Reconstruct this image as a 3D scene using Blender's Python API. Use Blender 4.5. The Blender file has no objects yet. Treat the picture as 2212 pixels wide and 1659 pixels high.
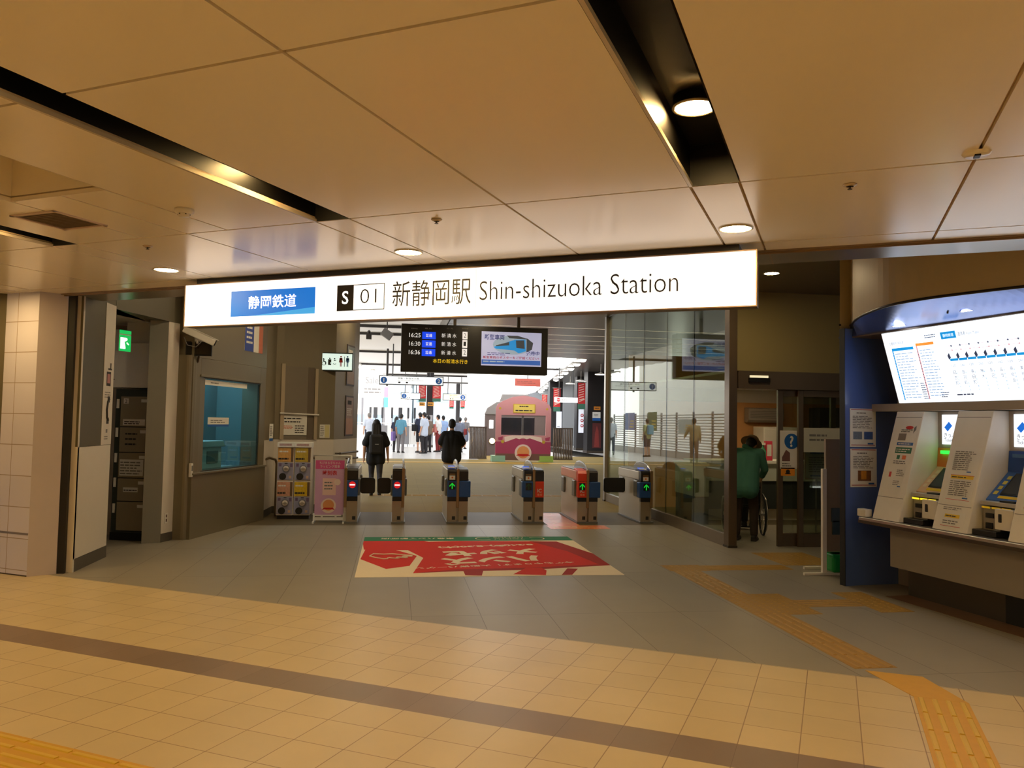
import bpy, bmesh, math, random
from mathutils import Vector, Matrix
random.seed(7)
S = bpy.context.scene
COL = S.collection
PI = math.pi

# ---------------------------------------------------------------- camera model
F_PX, PITCH, ROLL, YAW, CONC = 1715.33, .0492032, .01833397, .14620664, -.53084755
CAM_H = 1.6
def cam_axes():
    f = Vector((math.sin(YAW)*math.cos(PITCH), math.cos(YAW)*math.cos(PITCH), math.sin(PITCH)))
    r = Vector((math.cos(YAW), -math.sin(YAW), 0)); u = r.cross(f)
    return r*math.cos(ROLL)+u*math.sin(ROLL), u*math.cos(ROLL)-r*math.sin(ROLL), f
RT, UP, FW = cam_axes()
CAM = Vector((0, 0, CAM_H))
def ray(x, y): return RT*((x-1106)/F_PX) - UP*((y-829.5)/F_PX) + FW
def at_y(x, y, Y):
    d = ray(x, y); return CAM + d*(Y/d.y)
def at_z(x, y, z=0.0):
    d = ray(x, y); return CAM + d*((z-CAM_H)/d.z)
def at_plane(x, y, p, n):
    d = ray(x, y); return CAM + d*((Vector(p)-CAM).dot(n)/d.dot(n))
cd = bpy.data.cameras.new('camera'); cam = bpy.data.objects.new('camera', cd); COL.objects.link(cam)
cd.sensor_width = 36; cd.lens = F_PX*36/2212; cd.clip_end = 400; cd.clip_start = .05
cam.matrix_world = Matrix(((RT.x, UP.x, -FW.x, 0), (RT.y, UP.y, -FW.y, 0), (RT.z, UP.z, -FW.z, CAM_H), (0, 0, 0, 1)))
S.camera = cam
# concourse frame: u runs along the sign, v towards the station
CU = Vector((math.cos(CONC), math.sin(CONC), 0)); CV = Vector((-math.sin(CONC), math.cos(CONC), 0))
def cc(u, v, z=0.0): return CU*u + CV*v + Vector((0, 0, z))
MCC = Matrix.Rotation(CONC, 4, 'Z')

# ---------------------------------------------------------------- materials
def lin(c): c /= 255.0; return c/12.92 if c <= .04045 else ((c+.055)/1.055)**2.4
def rgb(c):
    if isinstance(c, str): c = [int(c[i:i+2], 16) for i in (0, 2, 4)]
    return (lin(c[0]), lin(c[1]), lin(c[2]), 1)
MATS = {}
def mat(name, col, rough=.5, metal=0, spec=.5, emit=0, ecol=None, noise=.06, scale=8, bump=0, coat=0):
    if name in MATS: return MATS[name]
    m = bpy.data.materials.new(name); m.use_nodes = True; nt = m.node_tree; b = nt.nodes['Principled BSDF']
    c = rgb(col)
    b.inputs['Base Color'].default_value = c
    b.inputs['Roughness'].default_value = rough; b.inputs['Metallic'].default_value = metal
    b.inputs['Specular IOR Level'].default_value = spec; b.inputs['Coat Weight'].default_value = coat
    if emit:
        b.inputs['Emission Color'].default_value = rgb(ecol) if ecol else c; b.inputs['Emission Strength'].default_value = emit
    if noise or bump:
        tc = nt.nodes.new('ShaderNodeTexCoord'); n = nt.nodes.new('ShaderNodeTexNoise'); n.inputs['Scale'].default_value = scale; n.inputs['Detail'].default_value = 3
        nt.links.new(tc.outputs['Object'], n.inputs['Vector'])
        if noise:
            mp = nt.nodes.new('ShaderNodeMapRange'); mp.inputs[3].default_value = 1-noise; mp.inputs[4].default_value = 1+noise
            mx = nt.nodes.new('ShaderNodeMix'); mx.data_type = 'RGBA'; mx.blend_type = 'MULTIPLY'; mx.inputs[0].default_value = 1
            mx.inputs[6].default_value = c
            nt.links.new(n.outputs['Fac'], mp.inputs[0]); nt.links.new(mp.outputs[0], mx.inputs[7]); nt.links.new(mx.outputs[2], b.inputs['Base Color'])
        if bump:
            bp = nt.nodes.new('ShaderNodeBump'); bp.inputs['Strength'].default_value = bump; bp.inputs['Distance'].default_value = .01
            nt.links.new(n.outputs['Fac'], bp.inputs['Height']); nt.links.new(bp.outputs[0], b.inputs['Normal'])
    MATS[name] = m; return m
def glow(name, col, strength): return mat(name, col, .5, emit=strength, noise=0)
def tiles(name, col, grout, w, h, ox, oy, mortar=.006, rough=.35, var=.08, spec=.5, patch=.1, swap=False):
    """rectangular tiles with joints, in the object's own x/y metres"""
    m = bpy.data.materials.new(name); m.use_nodes = True; nt = m.node_tree; b = nt.nodes['Principled BSDF']
    tc = nt.nodes.new('ShaderNodeTexCoord'); mp = nt.nodes.new('ShaderNodeMapping'); mp.inputs['Location'].default_value = (ox, oy, 0)
    if swap: mp.inputs['Rotation'].default_value = swap
    br = nt.nodes.new('ShaderNodeTexBrick'); br.offset = 0; br.squash = 1
    br.inputs['Scale'].default_value = 1; br.inputs['Brick Width'].default_value = w; br.inputs['Row Height'].default_value = h
    br.inputs['Mortar Size'].default_value = mortar; br.inputs['Mortar Smooth'].default_value = .2
    c = rgb(col); br.inputs['Color1'].default_value = [x*(1-var) for x in c[:3]]+[1]; br.inputs['Color2'].default_value = [min(1, x*(1+var)) for x in c[:3]]+[1]
    br.inputs['Mortar'].default_value = rgb(grout)
    nt.links.new(tc.outputs['Object'], mp.inputs[0]); nt.links.new(mp.outputs[0], br.inputs['Vector'])
    n = nt.nodes.new('ShaderNodeTexNoise'); n.inputs['Scale'].default_value = 2.5; n.inputs['Detail'].default_value = 5; nt.links.new(tc.outputs['Object'], n.inputs['Vector'])
    r = nt.nodes.new('ShaderNodeMapRange'); r.inputs[3].default_value = 1-patch; r.inputs[4].default_value = 1+patch; nt.links.new(n.outputs['Fac'], r.inputs[0])
    mx = nt.nodes.new('ShaderNodeMix'); mx.data_type = 'RGBA'; mx.blend_type = 'MULTIPLY'; mx.inputs[0].default_value = 1
    nt.links.new(br.outputs['Color'], mx.inputs[6]); nt.links.new(r.outputs[0], mx.inputs[7]); nt.links.new(mx.outputs[2], b.inputs['Base Color'])
    bp = nt.nodes.new('ShaderNodeBump'); bp.inputs['Strength'].default_value = .3; bp.inputs['Distance'].default_value = .004; bp.invert = True
    nt.links.new(br.outputs['Fac'], bp.inputs['Height']); nt.links.new(bp.outputs[0], b.inputs['Normal'])
    b.inputs['Roughness'].default_value = rough; b.inputs['Specular IOR Level'].default_value = spec
    MATS[name] = m; return m
def glass_mat(name, tint, ior=1.5, rough=.0):
    m = bpy.data.materials.new(name); m.use_nodes = True; nt = m.node_tree; nt.nodes.remove(nt.nodes['Principled BSDF'])
    o = nt.nodes['Material Output']; t = nt.nodes.new('ShaderNodeBsdfTransparent'); g = nt.nodes.new('ShaderNodeBsdfGlossy'); f = nt.nodes.new('ShaderNodeFresnel'); x = nt.nodes.new('ShaderNodeMixShader')
    t.inputs[0].default_value = rgb(tint); g.inputs['Roughness'].default_value = rough; ge = nt.nodes.new('ShaderNodeNewGeometry'); mr = nt.nodes.new('ShaderNodeMapRange'); mr.inputs[3].default_value = ior; mr.inputs[4].default_value = 1/ior
    nt.links.new(ge.outputs['Backfacing'], mr.inputs[0]); nt.links.new(mr.outputs[0], f.inputs[0])
    g.inputs[0].default_value = (.95, .97, .95, 1)
    nt.links.new(f.outputs[0], x.inputs[0]); nt.links.new(t.outputs[0], x.inputs[1]); nt.links.new(g.outputs[0], x.inputs[2]); nt.links.new(x.outputs[0], o.inputs[0])
    MATS[name] = m; return m

# ---------------------------------------------------------------- mesh builder
TEXTC = {}
def text_geo(body, bold=0):
    k = (body, bold)
    if k not in TEXTC:
        c = bpy.data.curves.new('txt', 'FONT'); c.body = body; c.size = 1; c.resolution_u = 3; c.offset = bold
        o = bpy.data.objects.new('txt', c); COL.objects.link(o)
        dg = bpy.context.evaluated_depsgraph_get(); me = bpy.data.meshes.new_from_object(o.evaluated_get(dg))
        vs = [v.co.copy() for v in me.vertices]; fs = [tuple(p.vertices) for p in me.polygons]
        bpy.data.objects.remove(o); bpy.data.curves.remove(c); bpy.data.meshes.remove(me)
        TEXTC[k] = (vs, fs)
    return TEXTC[k]
class MB:
    def __init__(s, T=None): s.v, s.f, s.k, s.mats, s.T, s.sm = [], [], [], [], T or Matrix(), []
    def mi(s, m):
        if m not in s.mats: s.mats.append(m)
        return s.mats.index(m)
    def add(s, vs, fs, m, smooth=False):
        n = len(s.v); k = s.mi(m); s.v += [s.T @ Vector(p) for p in vs]
        for f in fs: s.f.append(tuple(i+n for i in f)); s.k.append(k); s.sm.append(smooth)
        return s
    def box(s, a, b, m):
        x0, y0, z0 = [min(p, q) for p, q in zip(a, b)]; x1, y1, z1 = [max(p, q) for p, q in zip(a, b)]
        v = [(x0, y0, z0), (x1, y0, z0), (x1, y1, z0), (x0, y1, z0), (x0, y0, z1), (x1, y0, z1), (x1, y1, z1), (x0, y1, z1)]
        return s.add(v, [(3, 2, 1, 0), (4, 5, 6, 7), (0, 1, 5, 4), (1, 2, 6, 5), (2, 3, 7, 6), (3, 0, 4, 7)], m)
    def quad(s, pts, m): return s.add(pts, [tuple(range(len(pts)))], m)
    def prism(s, pts, d, m):
        """closed outline (3-D points) pushed along vector d"""
        n = len(pts); d = Vector(d); a = [Vector(p) for p in pts]; nn = Vector((0, 0, 0))
        for i in range(n): nn += a[i].cross(a[(i+1) % n])
        if nn.dot(d) > 0: a = a[::-1]
        return s.add(a+[p+d for p in a], [tuple(range(n)), tuple(range(2*n-1, n-1, -1))]+[(i, i+n, (i+1) % n+n, (i+1) % n) for i in range(n)], m)
    def cyl(s, p0, p1, r0, m, r1=None, n=20, caps=True):
        p0, p1 = Vector(p0), Vector(p1); r1 = r0 if r1 is None else r1; q = (p1-p0).to_track_quat('Z', 'Y')
        v = []
        for p, r in ((p0, r0), (p1, r1)):
            for i in range(n): a = 2*PI*i/n; v.append(p+q @ Vector((r*math.cos(a), r*math.sin(a), 0)))
        s.add(v, [(i, (i+1) % n, (i+1) % n+n, i+n) for i in range(n)], m, True)
        if caps: s.add(v, [tuple(range(n-1, -1, -1)), tuple(range(n, 2*n))], m)
        return s
    def disc(s, c, r, m, nrm=(0, 0, 1), n=28, ry=None):
        q = Vector(nrm).to_track_quat('Z', 'Y') if Vector(nrm).z < .999 else Matrix().to_quaternion()
        return s.add([Vector(c)+q @ Vector((r*math.cos(2*PI*i/n), (ry or r)*math.sin(2*PI*i/n), 0)) for i in range(n)], [tuple(range(n))], m)
    def ring(s, c, r0, r1, m, n=28, a0=0, a1=2*PI):
        c = Vector(c); v = []
        for i in range(n+1):
            a = a0+(a1-a0)*i/n; d = Vector((math.cos(a), math.sin(a), 0)); v += [c+d*r0, c+d*r1]
        return s.add(v, [(2*i, 2*i+1, 2*i+3, 2*i+2) for i in range(n)], m)
    def tube(s, path, r, m, n=10, closed=False):
        P = [Vector(p) for p in path]; N = len(P); v = []; up = None
        for i, p in enumerate(P):
            t = ((P[(i+1) % N] if closed or i < N-1 else p)-(P[i-1] if closed or i else p)).normalized()
            if up is None: up = t.orthogonal().normalized()
            up = (up-t*up.dot(t)).normalized(); w = t.cross(up)
            v += [p+(up*math.cos(2*PI*j/n)+w*math.sin(2*PI*j/n))*r for j in range(n)]
        fs = [(i*n+j, i*n+(j+1) % n, ((i+1) % N)*n+(j+1) % n, ((i+1) % N)*n+j) for i in range(N if closed else N-1) for j in range(n)]
        s.add(v, fs, m, True)
        if not closed: s.add(v, [tuple(range(n-1, -1, -1)), tuple(range((N-1)*n, N*n))], m)
        return s
    def lathe(s, prof, m, n=24, c=(0, 0, 0)):
        v = []; c = Vector(c); L = len(prof)
        for i in range(n):
            a = 2*PI*i/n; v += [c+Vector((r*math.cos(a), r*math.sin(a), z)) for r, z in prof]
        return s.add(v, [(i*L+j, ((i+1) % n)*L+j, ((i+1) % n)*L+j+1, i*L+j+1) for i in range(n) for j in range(L-1)], m, True)
    def ball(s, c, r, m, n=14, k=9, q=None):
        c = Vector(c); r = Vector(r) if hasattr(r, '__len__') else Vector((r, r, r)); v = []; q = q or Matrix.Identity(3)
        for i in range(k+1):
            t = PI*i/k
            for j in range(n): a = 2*PI*j/n; v.append(c+q @ Vector((r.x*math.sin(t)*math.cos(a), r.y*math.sin(t)*math.sin(a), r.z*math.cos(t))))
        return s.add(v, [(i*n+j, (i+1)*n+j, (i+1)*n+(j+1) % n, i*n+(j+1) % n) for i in range(k) for j in range(n)], m, True)
    def text(s, body, x, y, size, m, z=.002, fit=None, align='L', bold=0, rot=0, shear=0):
        vs, fs = text_geo(body, bold)
        if not vs: return s
        x0 = min(p.x for p in vs); x1 = max(p.x for p in vs); y0 = min(p.y for p in vs); y1 = max(p.y for p in vs)
        sy = size/(y1-y0); sx = sy if fit is None else fit/(x1-x0)   # size = height of the inked letters
        w = (x1-x0)*sx; ox = {'L': 0, 'C': -w/2, 'R': -w}[align]; cr, sr = math.cos(rot), math.sin(rot); out = []
        for p in vs:
            a, b = (p.x-x0)*sx+ox, (p.y-y0)*sy; a += shear*b; out.append((x+a*cr-b*sr, y+a*sr+b*cr, z))
        return s.add(out, fs, m)
    def bars(s, x, y, w, h, m, rows=4, z=.002, fill=.45, gap=.12):
        """rows of small print"""
        for r in range(rows):
            yy = y+h-(r+.75)*h/rows; t = h/rows*fill; cx = x; end = x+w*random.uniform(.72, 1)
            while cx < end-.001:
                l = min(random.uniform(.1, .3)*w, end-cx); s.quad([(cx, yy, z), (cx+l, yy, z), (cx+l, yy+t, z), (cx, yy+t, z)], m); cx += l+w*gap*.3
        return s
    def rect(s, x, y, w, h, m, z=.001): return s.quad([(x, y, z), (x+w, y, z), (x+w, y+h, z), (x, y+h, z)], m)
    def build(s, name, parent=None, bevel=0, loc=None, seg=2, smooth=False):
        me = bpy.data.meshes.new(name); me.from_pydata([tuple(p) for p in s.v], [], s.f); me.validate(); me.update()
        for m in s.mats: me.materials.append(m)
        if len(me.polygons) == len(s.k):
            for p, k, q in zip(me.polygons, s.k, s.sm): p.material_index = k; p.use_smooth = q or smooth
        o = bpy.data.objects.new(name, me); COL.objects.link(o)
        if parent: o.parent = parent
        if loc is not None: o.location = loc
        if bevel:
            b = o.modifiers.new('bevel', 'BEVEL'); b.width = bevel; b.segments = seg; b.limit_method = 'ANGLE'; b.angle_limit = .6
        return o
def tag(o, label, cat, group=None, kind=None):
    o['label'] = label; o['category'] = cat
    if group: o['group'] = group
    if kind: o['kind'] = kind
    return o
def thing(name, label, cat, loc=(0, 0, 0), rz=0, group=None, M=None):
    o = bpy.data.objects.new(name, None); COL.objects.link(o); o.empty_display_size = .1
    if M is not None: o.matrix_world = M
    else: o.location = loc; o.rotation_euler = (0, 0, rz)
    return tag(o, label, cat, group)
def struct(o, label=None):
    o['kind'] = 'structure'
    if label: o['label'] = label
    return o
def facing(o, ux, up=(0, 0, 1)):
    """matrix of a flat thing: x along ux, y along up, z out of its face"""
    ux = Vector(ux).normalized(); up = Vector(up); n = ux.cross(up).normalized(); up = n.cross(ux)
    return Matrix(((ux.x, up.x, n.x, o[0]), (ux.y, up.y, n.y, o[1]), (ux.z, up.z, n.z, o[2]), (0, 0, 0, 1)))
def copy_tree(o, parent=None):
    c = o.copy(); COL.objects.link(c)
    if parent: c.parent = parent
    for ch in list(o.children): copy_tree(ch, c)
    return c
def arc(cx, cy, r, a0, a1, n): return [(cx+r*math.cos(a0+(a1-a0)*i/n), cy+r*math.sin(a0+(a1-a0)*i/n)) for i in range(n+1)]
def rrect(x, y, w, h, r, n=4):
    return arc(x+w-r, y+r, r, -PI/2, 0, n)+arc(x+w-r, y+h-r, r, 0, PI/2, n)+arc(x+r, y+h-r, r, PI/2, PI, n)+arc(x+r, y+r, r, PI, 1.5*PI, n)

# shared materials
STEEL = mat('brushed_steel', (190, 186, 180), .32, .9)
DSTEEL = mat('dark_bronze_steel', (92, 84, 74), .35, .8)
WHITE = mat('white_paint', (232, 230, 224), .45)
CREAM = mat('cream_panel', (226, 222, 214), .4)
BLACK = mat('black_plastic', (18, 18, 18), .4)
INK = mat('black_ink', (38, 36, 36), .6, noise=0)
GINK = mat('grey_ink', (120, 118, 116), .6, noise=0)
BLUE = mat('signal_blue', (24, 92, 170), .4, noise=0)
RED = mat('signal_red', (196, 30, 34), .45, noise=0)
PAPER = mat('white_paper', (226, 224, 218), .6, noise=.02)
YEL = mat('signal_yellow', (232, 196, 30), .5, noise=0)
GREEN = mat('signal_green', (34, 110, 80), .5, noise=0)
WARM = glow('warm_lamp_lens', (255, 210, 134), 145)
# ================================================================ SETTING: concourse
def mcc(o): o.matrix_world = MCC @ o.matrix_world; return o
V0 = 5.715
TILE = tiles('beige_floor_tile', (197, 178, 138), (140, 112, 80), .293, .293, .158, -.138, .003, .36, .035, .5, .1)
TILED = tiles('taupe_floor_tile', (126, 106, 92), (104, 84, 70), .293, .6, .158, -.138, .002, .36, .1, .5, .12)
b = MB(); UL, UR, VB = -10.5, 9.5, -7.5
b.quad([(UL, VB, 0), (UR, VB, 0), (UR, 3.945, 0), (UL, 3.945, 0)], TILE); b.quad([(UL, 4.238, 0), (UR, 4.238, 0), (UR, V0, 0), (UL, V0, 0)], TILE)
b.quad([(UL, 3.945, 0), (UR, 3.945, 0), (UR, 4.238, 0), (UL, 4.238, 0)], TILED)
mcc(struct(b.build('floor'), 'beige tiled concourse floor with a taupe band'))
HFL = tiles('grey_hall_tile', (138, 132, 120), (92, 86, 76), .573, 1.8, .393, 2.35, .003, .42, .04, .35, .08)
HFG = mat('shade_toned_gate_strip', (98, 88, 70), .5, noise=.08, scale=3, spec=.15)  # darker tone painted in for floor less lit than beyond the gates
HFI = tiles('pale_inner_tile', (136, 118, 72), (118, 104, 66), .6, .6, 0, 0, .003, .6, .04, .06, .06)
HFP = tiles('pale_platform_tile', (196, 194, 190), (160, 158, 154), .6, .6, 0, 0, .003, .3, .04, .5, .06)
b = MB(); A = cc(-10.5, V0); B = cc(9.5, V0)
b.quad([tuple(A), tuple(B), (14, B.y, 0), (14, 12.42, 0), (A.x, 12.42, 0)], HFL)
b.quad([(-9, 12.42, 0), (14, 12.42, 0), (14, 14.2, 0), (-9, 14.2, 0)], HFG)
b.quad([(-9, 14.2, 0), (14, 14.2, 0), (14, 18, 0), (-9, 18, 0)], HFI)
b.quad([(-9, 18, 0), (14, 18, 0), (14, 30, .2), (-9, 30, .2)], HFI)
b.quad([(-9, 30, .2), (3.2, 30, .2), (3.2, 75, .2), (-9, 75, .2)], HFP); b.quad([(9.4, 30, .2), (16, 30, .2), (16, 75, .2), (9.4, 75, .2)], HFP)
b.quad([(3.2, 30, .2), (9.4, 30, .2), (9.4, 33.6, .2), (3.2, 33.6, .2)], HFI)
struct(b.build('floor_hall'), 'grey hall floor running through the gates to the platforms')
TB = mat('track_ballast', (110, 104, 98), .9, noise=.3, scale=30)
b = MB().box((3.2, 33.6, -1.0), (9.4, 75, -.9), TB); struct(b.build('floor_track'))

CEIL = mat('ivory_ceiling_panel', (246, 237, 220), .22, noise=.015, scale=1.2, spec=.55)
CEILB = mat('ceiling_joint', (200, 176, 142), .7, noise=0)
SLOT = mat('black_ceiling_slot', (8, 7, 6), .42, noise=0, spec=.35)
ZC = 2.83; P = 2.3075; CEN = [-.557+P*k for k in range(-4, 4)]; HW = .122
b = MB(); g = .008
VR = [-7.5]+[4.07-1.95*k for k in range(5, -1, -1)]+[5.46, V0]
def pan(u0, u1, v0, v1): b.box((u0+g, v0+g, ZC), (u1-g, v1-g, ZC+.02), CEIL)
for k, c in enumerate(CEN):
    nx = c+P
    for i in range(len(VR)-1):
        v0, v1 = VR[i], VR[i+1]
        for (u0, u1) in ((c+HW, c+P/2), (c+P/2, nx-HW)):
            if k == 1 and i == 5 and u0 > -4.5 and u1 < -2.7:   # panel cut by the open hatch
                H = (-4.42, -3.68, 2.3, 3.12)
            if i == 5 and abs(u0-(-4.0185)) < .02: pan(-3.68, u1, v0, v1); pan(u0, -3.68, 3.12, v1); pan(u0, -3.68, v0, 2.3); continue
            if i == 5 and abs(u1-(-4.0185)) < .02: pan(u0, -4.42, v0, v1); pan(-4.42, u1, 3.12, v1); pan(-4.42, u1, v0, 2.3); continue
            pan(u0, u1, v0, v1)
        if v0 >= 4.06: pan(c-HW, c+HW, v0, v1)
b.box((UL, 4.07, ZC+.021), (UR, V0, ZC+.03), CEILB)
for k, c in enumerate(CEN[:-1]):
    if abs(c+P/2+4.0185) < .02:
        for r in ((c+HW, -4.42, VB, 4.07), (-3.68, c+P-HW, VB, 4.07), (-4.42, -3.68, 3.12, 4.07), (-4.42, -3.68, VB, 2.3)): b.box((r[0], r[2], ZC+.021), (r[1], r[3], ZC+.03), CEILB)
    else: b.box((c+HW, VB, ZC+.021), (c+P-HW, 4.07, ZC+.03), CEILB)
mcc(struct(b.build('ceiling'), 'ivory panelled concourse ceiling'))
b = MB()
for (a, c) in (((-4.42, 2.3), (-3.68, 2.3)), ((-3.68, 2.3), (-3.68, 3.12)), ((-3.68, 3.12), (-4.42, 3.12)), ((-4.42, 3.12), (-4.42, 2.3))):
    b.quad([(*a, ZC), (*c, ZC), (*c, ZC+.32), (*a, ZC+.32)], CEIL)
b.quad([(-4.42, 2.3, ZC+.32), (-3.68, 2.3, ZC+.32), (-3.68, 3.12, ZC+.32), (-4.42, 3.12, ZC+.32)], CEIL)
mcc(struct(b.build('ceiling_hatch'), 'open square hatch in the ceiling'))
TRIMW = mat('slot_trim_metal', (214, 200, 176), .25, .3, noise=0)
for c in CEN[:-1]:
    b = MB(); u0, u1, z1 = c-HW, c+HW, ZC+.21; v0, v1 = VB, 4.064
    b.quad([(u0, v0, z1), (u1, v0, z1), (u1, v1, z1), (u0, v1, z1)], SLOT)
    b.quad([(u0, v0, ZC), (u0, v1, ZC), (u0, v1, z1), (u0, v0, z1)], SLOT); b.quad([(u1, v0, ZC), (u1, v1, ZC), (u1, v1, z1), (u1, v0, z1)], SLOT)
    b.quad([(u0, v1, ZC), (u1, v1, ZC), (u1, v1, z1), (u0, v1, z1)], SLOT)
    b.box((u0-.004, v0, ZC-.004), (u0+.012, v1, ZC+.016), TRIMW)
    mcc(struct(b.build('ceiling_slot'), 'black recessed light slot in the ceiling'))
# concourse enclosure and opening trim
WALLB = mat('warm_wall_plaster', (196, 178, 150), .7, noise=.03)
for nm, a, c in (('wall_back', (UL, VB-.1, 0), (UR, VB, ZC+.4)), ('wall_west', (UL-.1, VB, 0), (UL, 9.4, ZC+.4)), ('wall_east', (UR, VB, 0), (UR+.1, V0, ZC+.4)), ('wall_front_east', (4.2, V0+.02, 0), (UR, V0+.14, 3.3))):
    mcc(struct(MB().box(a, c, WALLB).build(nm)))
EDGE = mat('bronze_edge_trim', (150, 128, 104), .3, .5, noise=0)
b = MB().box((-7.3, V0+.004, 2.822), (4.2, V0+.03, 2.87), EDGE).box((-7.3, V0+.03, 2.81), (4.2, V0+.05, 2.822), EDGE)
mcc(struct(b.build('trim_opening'), 'slim metal trim along the ceiling edge'))
# left pier
PIERT = tiles('beige_pier_tile', (208, 205, 222), (150, 132, 120), .92, .31, .30, .255, .004, .3, .03, .5, .05)
PIERP = mat('beige_pier_side', (196, 186, 190), .35, noise=.03)
P1 = Vector((-3.546, 8.52, 0)); P2 = Vector((-3.33, 8.66, 0))
M = facing(P1, CU); b = MB()
L = 3.0; rel = M.inverted() @ P2
b.quad([(-L, 0, 0), (0, 0, 0), (0, 2.83, 0), (-L, 2.83, 0)], PIERT)
q = rel; b.quad([(0, 0, 0), (q.x, 0, q.z), (q.x, 2.83, q.z), (0, 2.83, 0)], PIERP)
e = q+Vector((-.03, 0, -.06)); b.quad([(q.x, 0, q.z), (e.x, 0, e.z), (e.x, 2.83, e.z), (q.x, 2.83, q.z)], PIERP)
b.quad([(e.x, 0, e.z), (-L, 0, e.z), (-L, 2.83, e.z), (e.x, 2.83, e.z)], PIERP)
b.box((-L, .405, -.01), (-.004, .425, .004), mat('grey_pier_band', (120, 116, 128), .4, noise=0))
b.box((-L, 0, -.01), (.0, .012, .003), mat('dark_pier_foot', (70, 60, 54), .5, noise=0))
o = b.build('wall_pier'); o.matrix_world = M; struct(o, 'beige tiled pier at the left of the opening')
BLK = mat('black_gasket', (16, 16, 20), .5, noise=0)
struct(MB().box((-3.335, 8.668, 0), (-3.262, 8.72, 3.05), BLK).build('trim_gasket'))

# ================================================================ SETTING: station hall, left side
GREYP = mat('grey_metal_wall', (100, 94, 76), .34, .25, noise=.03, scale=3)
WHITEP = mat('pale_lower_panel', (214, 206, 196), .4, noise=.02)
BASE = mat('dark_baseboard', (84, 78, 70), .5, noise=.03)
b = MB().box((-4.3, 8.76, 0), (-3.22, 9.67, 3.05), GREYP)
b.box((-3.225, 8.72, .13), (-3.2, 9.67, 1.27), WHITEP).box((-3.225, 8.72, 1.275), (-3.203, 9.36, 3.05), GREYP).box((-3.225, 9.36, 1.275), (-3.2, 9.67, 2.86), WHITEP).box((-3.225, 9.36, 2.86), (-3.203, 9.67, 3.05), GREYP)
b.box((-3.262, 8.722, 0), (-3.2, 8.76, 3.05), WHITEP); b.box((-3.225, 8.76, 0), (-3.196, 9.67, .125), BASE); b.box((-4.3, 9.671, 0), (-3.22, 9.675, 2.83), GREYP)
struct(b.build('wall_left'), 'grey and white clad wall left of the locker doorway')
# corridor with lockers
b = MB().box((-6.2, 11.45, 0), (-2.9, 11.55, 3.0), WALLB).box((-6.3, 9.0, 0), (-6.2, 11.5, 3.0), WALLB).box((-6.2, 9.67, 2.83), (-3.2, 11.5, 2.87), WHITE)
struct(b.build('wall_corridor'), 'plain corridor behind the doorway')
# lintel and pillar
b = MB(); b.prism([(-3.2, 9.67, 2.83), (-2.83, 10.97, 2.83), (-3.1, 11.2, 2.83), (-3.5, 9.75, 2.83)], (0, 0, .9), GREYP)
b.prism([(-3.2, 8.7, 3.05), (-3.2, 9.68, 3.05), (-3.5, 9.68, 3.05), (-3.5, 8.7, 3.05)], (0, 0, .6), GREYP)
struct(b.build('wall_lintel'))
PILG = mat('grey_pillar_paint', (132, 130, 122), .4, .15, noise=.03)
b = MB(); P4, P5, P6 = (-3.114, 10.663), (-2.907, 10.735), (-2.829, 10.972)
b.prism([(*P4, 0), (*P5, 0), (-3.0, 11.1, 0), (-3.08, 11.1, 0)], (0, 0, 2.83), PILG)
b.prism([(P5[0]+.002, P5[1], .11), (P6[0], P6[1], .11), (-2.95, 11.1, .11), (-2.99, 10.8, .11)], (0, 0, 2.72), WHITEP)
b.prism([(P5[0]+.004, P5[1]-.002, 0), (P6[0]+.004, P6[1], 0), (-2.95, 11.1, 0), (-2.99, 10.8, 0)], (0, 0, .11), BASE)
struct(b.build('wall_pillar'), 'grey pillar with a white edge beside the doorway')
# office wall with its window niche
OFF = mat('satin_office_steel', (132, 122, 100), .34, .4, noise=.04, scale=2)
W0 = Vector((-2.64, 10.97, 0)); W1 = Vector((-2.044, 13.143, 0)); WD = (W1-W0).normalized(); WN = Vector((WD.y, -WD.x, 0)); WLEN = (W1-W0).length
MW = facing(W0, WD)     # local x along wall, y up, z out
LW = lambda x, y: (lambda p: (p.x, p.y))(MW.inverted() @ at_plane(x, y, W0, WN))
wl = LW(437, 815); wr = LW(563, 828); wb = LW(425, 1020); wb2 = LW(560, 1005)
WX0, WX1, WY0, WY1 = wb[0]+.02, wr[0], (wb[1]+wb2[1])/2, (wl[1]+wr[1])/2
b = MB()
b.box((0, 0, -.3), (WLEN, .845, .03), OFF); b.box((-.0, .845, -.3), (WX0, 2.4, 0), OFF); b.box((WX1, .845, -.3), (WLEN, 2.4, 0), OFF)
b.box((WX0, WY1, -.3), (WX1, 2.4, 0), OFF); b.box((WX0, .845, -.3), (WX1, WY0, 0), OFF); b.box((0, 2.4, -.3), (WLEN, 3.9, -.0), OFF)
b.box((-.0, .84, -.02), (WLEN, .865, .055), OFF)
b.box((WX0-.03, WY0-.03, -.01), (WX1+.02, WY0, .012), OFF).box((WX0-.03, WY1, -.01), (WX1+.02, WY1+.03, .02), OFF)
o = b.build('wall_office', bevel=.004); o.matrix_world = MW; struct(o, 'satin steel wall with a service window')
b = MB(); b.prism([(-2.835, 10.972, 0)]+[(x, y, 0) for x, y in arc(-2.72, 11.05, .1, -PI/2, -.26, 5)]+[(-2.56, 11.3, 0), (-2.85, 11.3, 0)], (0, 0, 2.42), OFF)
b.prism([(-2.84, 11.12, 2.42), (-2.6, 11.12, 2.42), (-2.5, 11.5, 2.42), (-2.84, 11.5, 2.42)], (0, 0, 1.48), GREYP)
struct(b.build('wall_office_end'), 'rounded steel end of the office wall')
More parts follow.
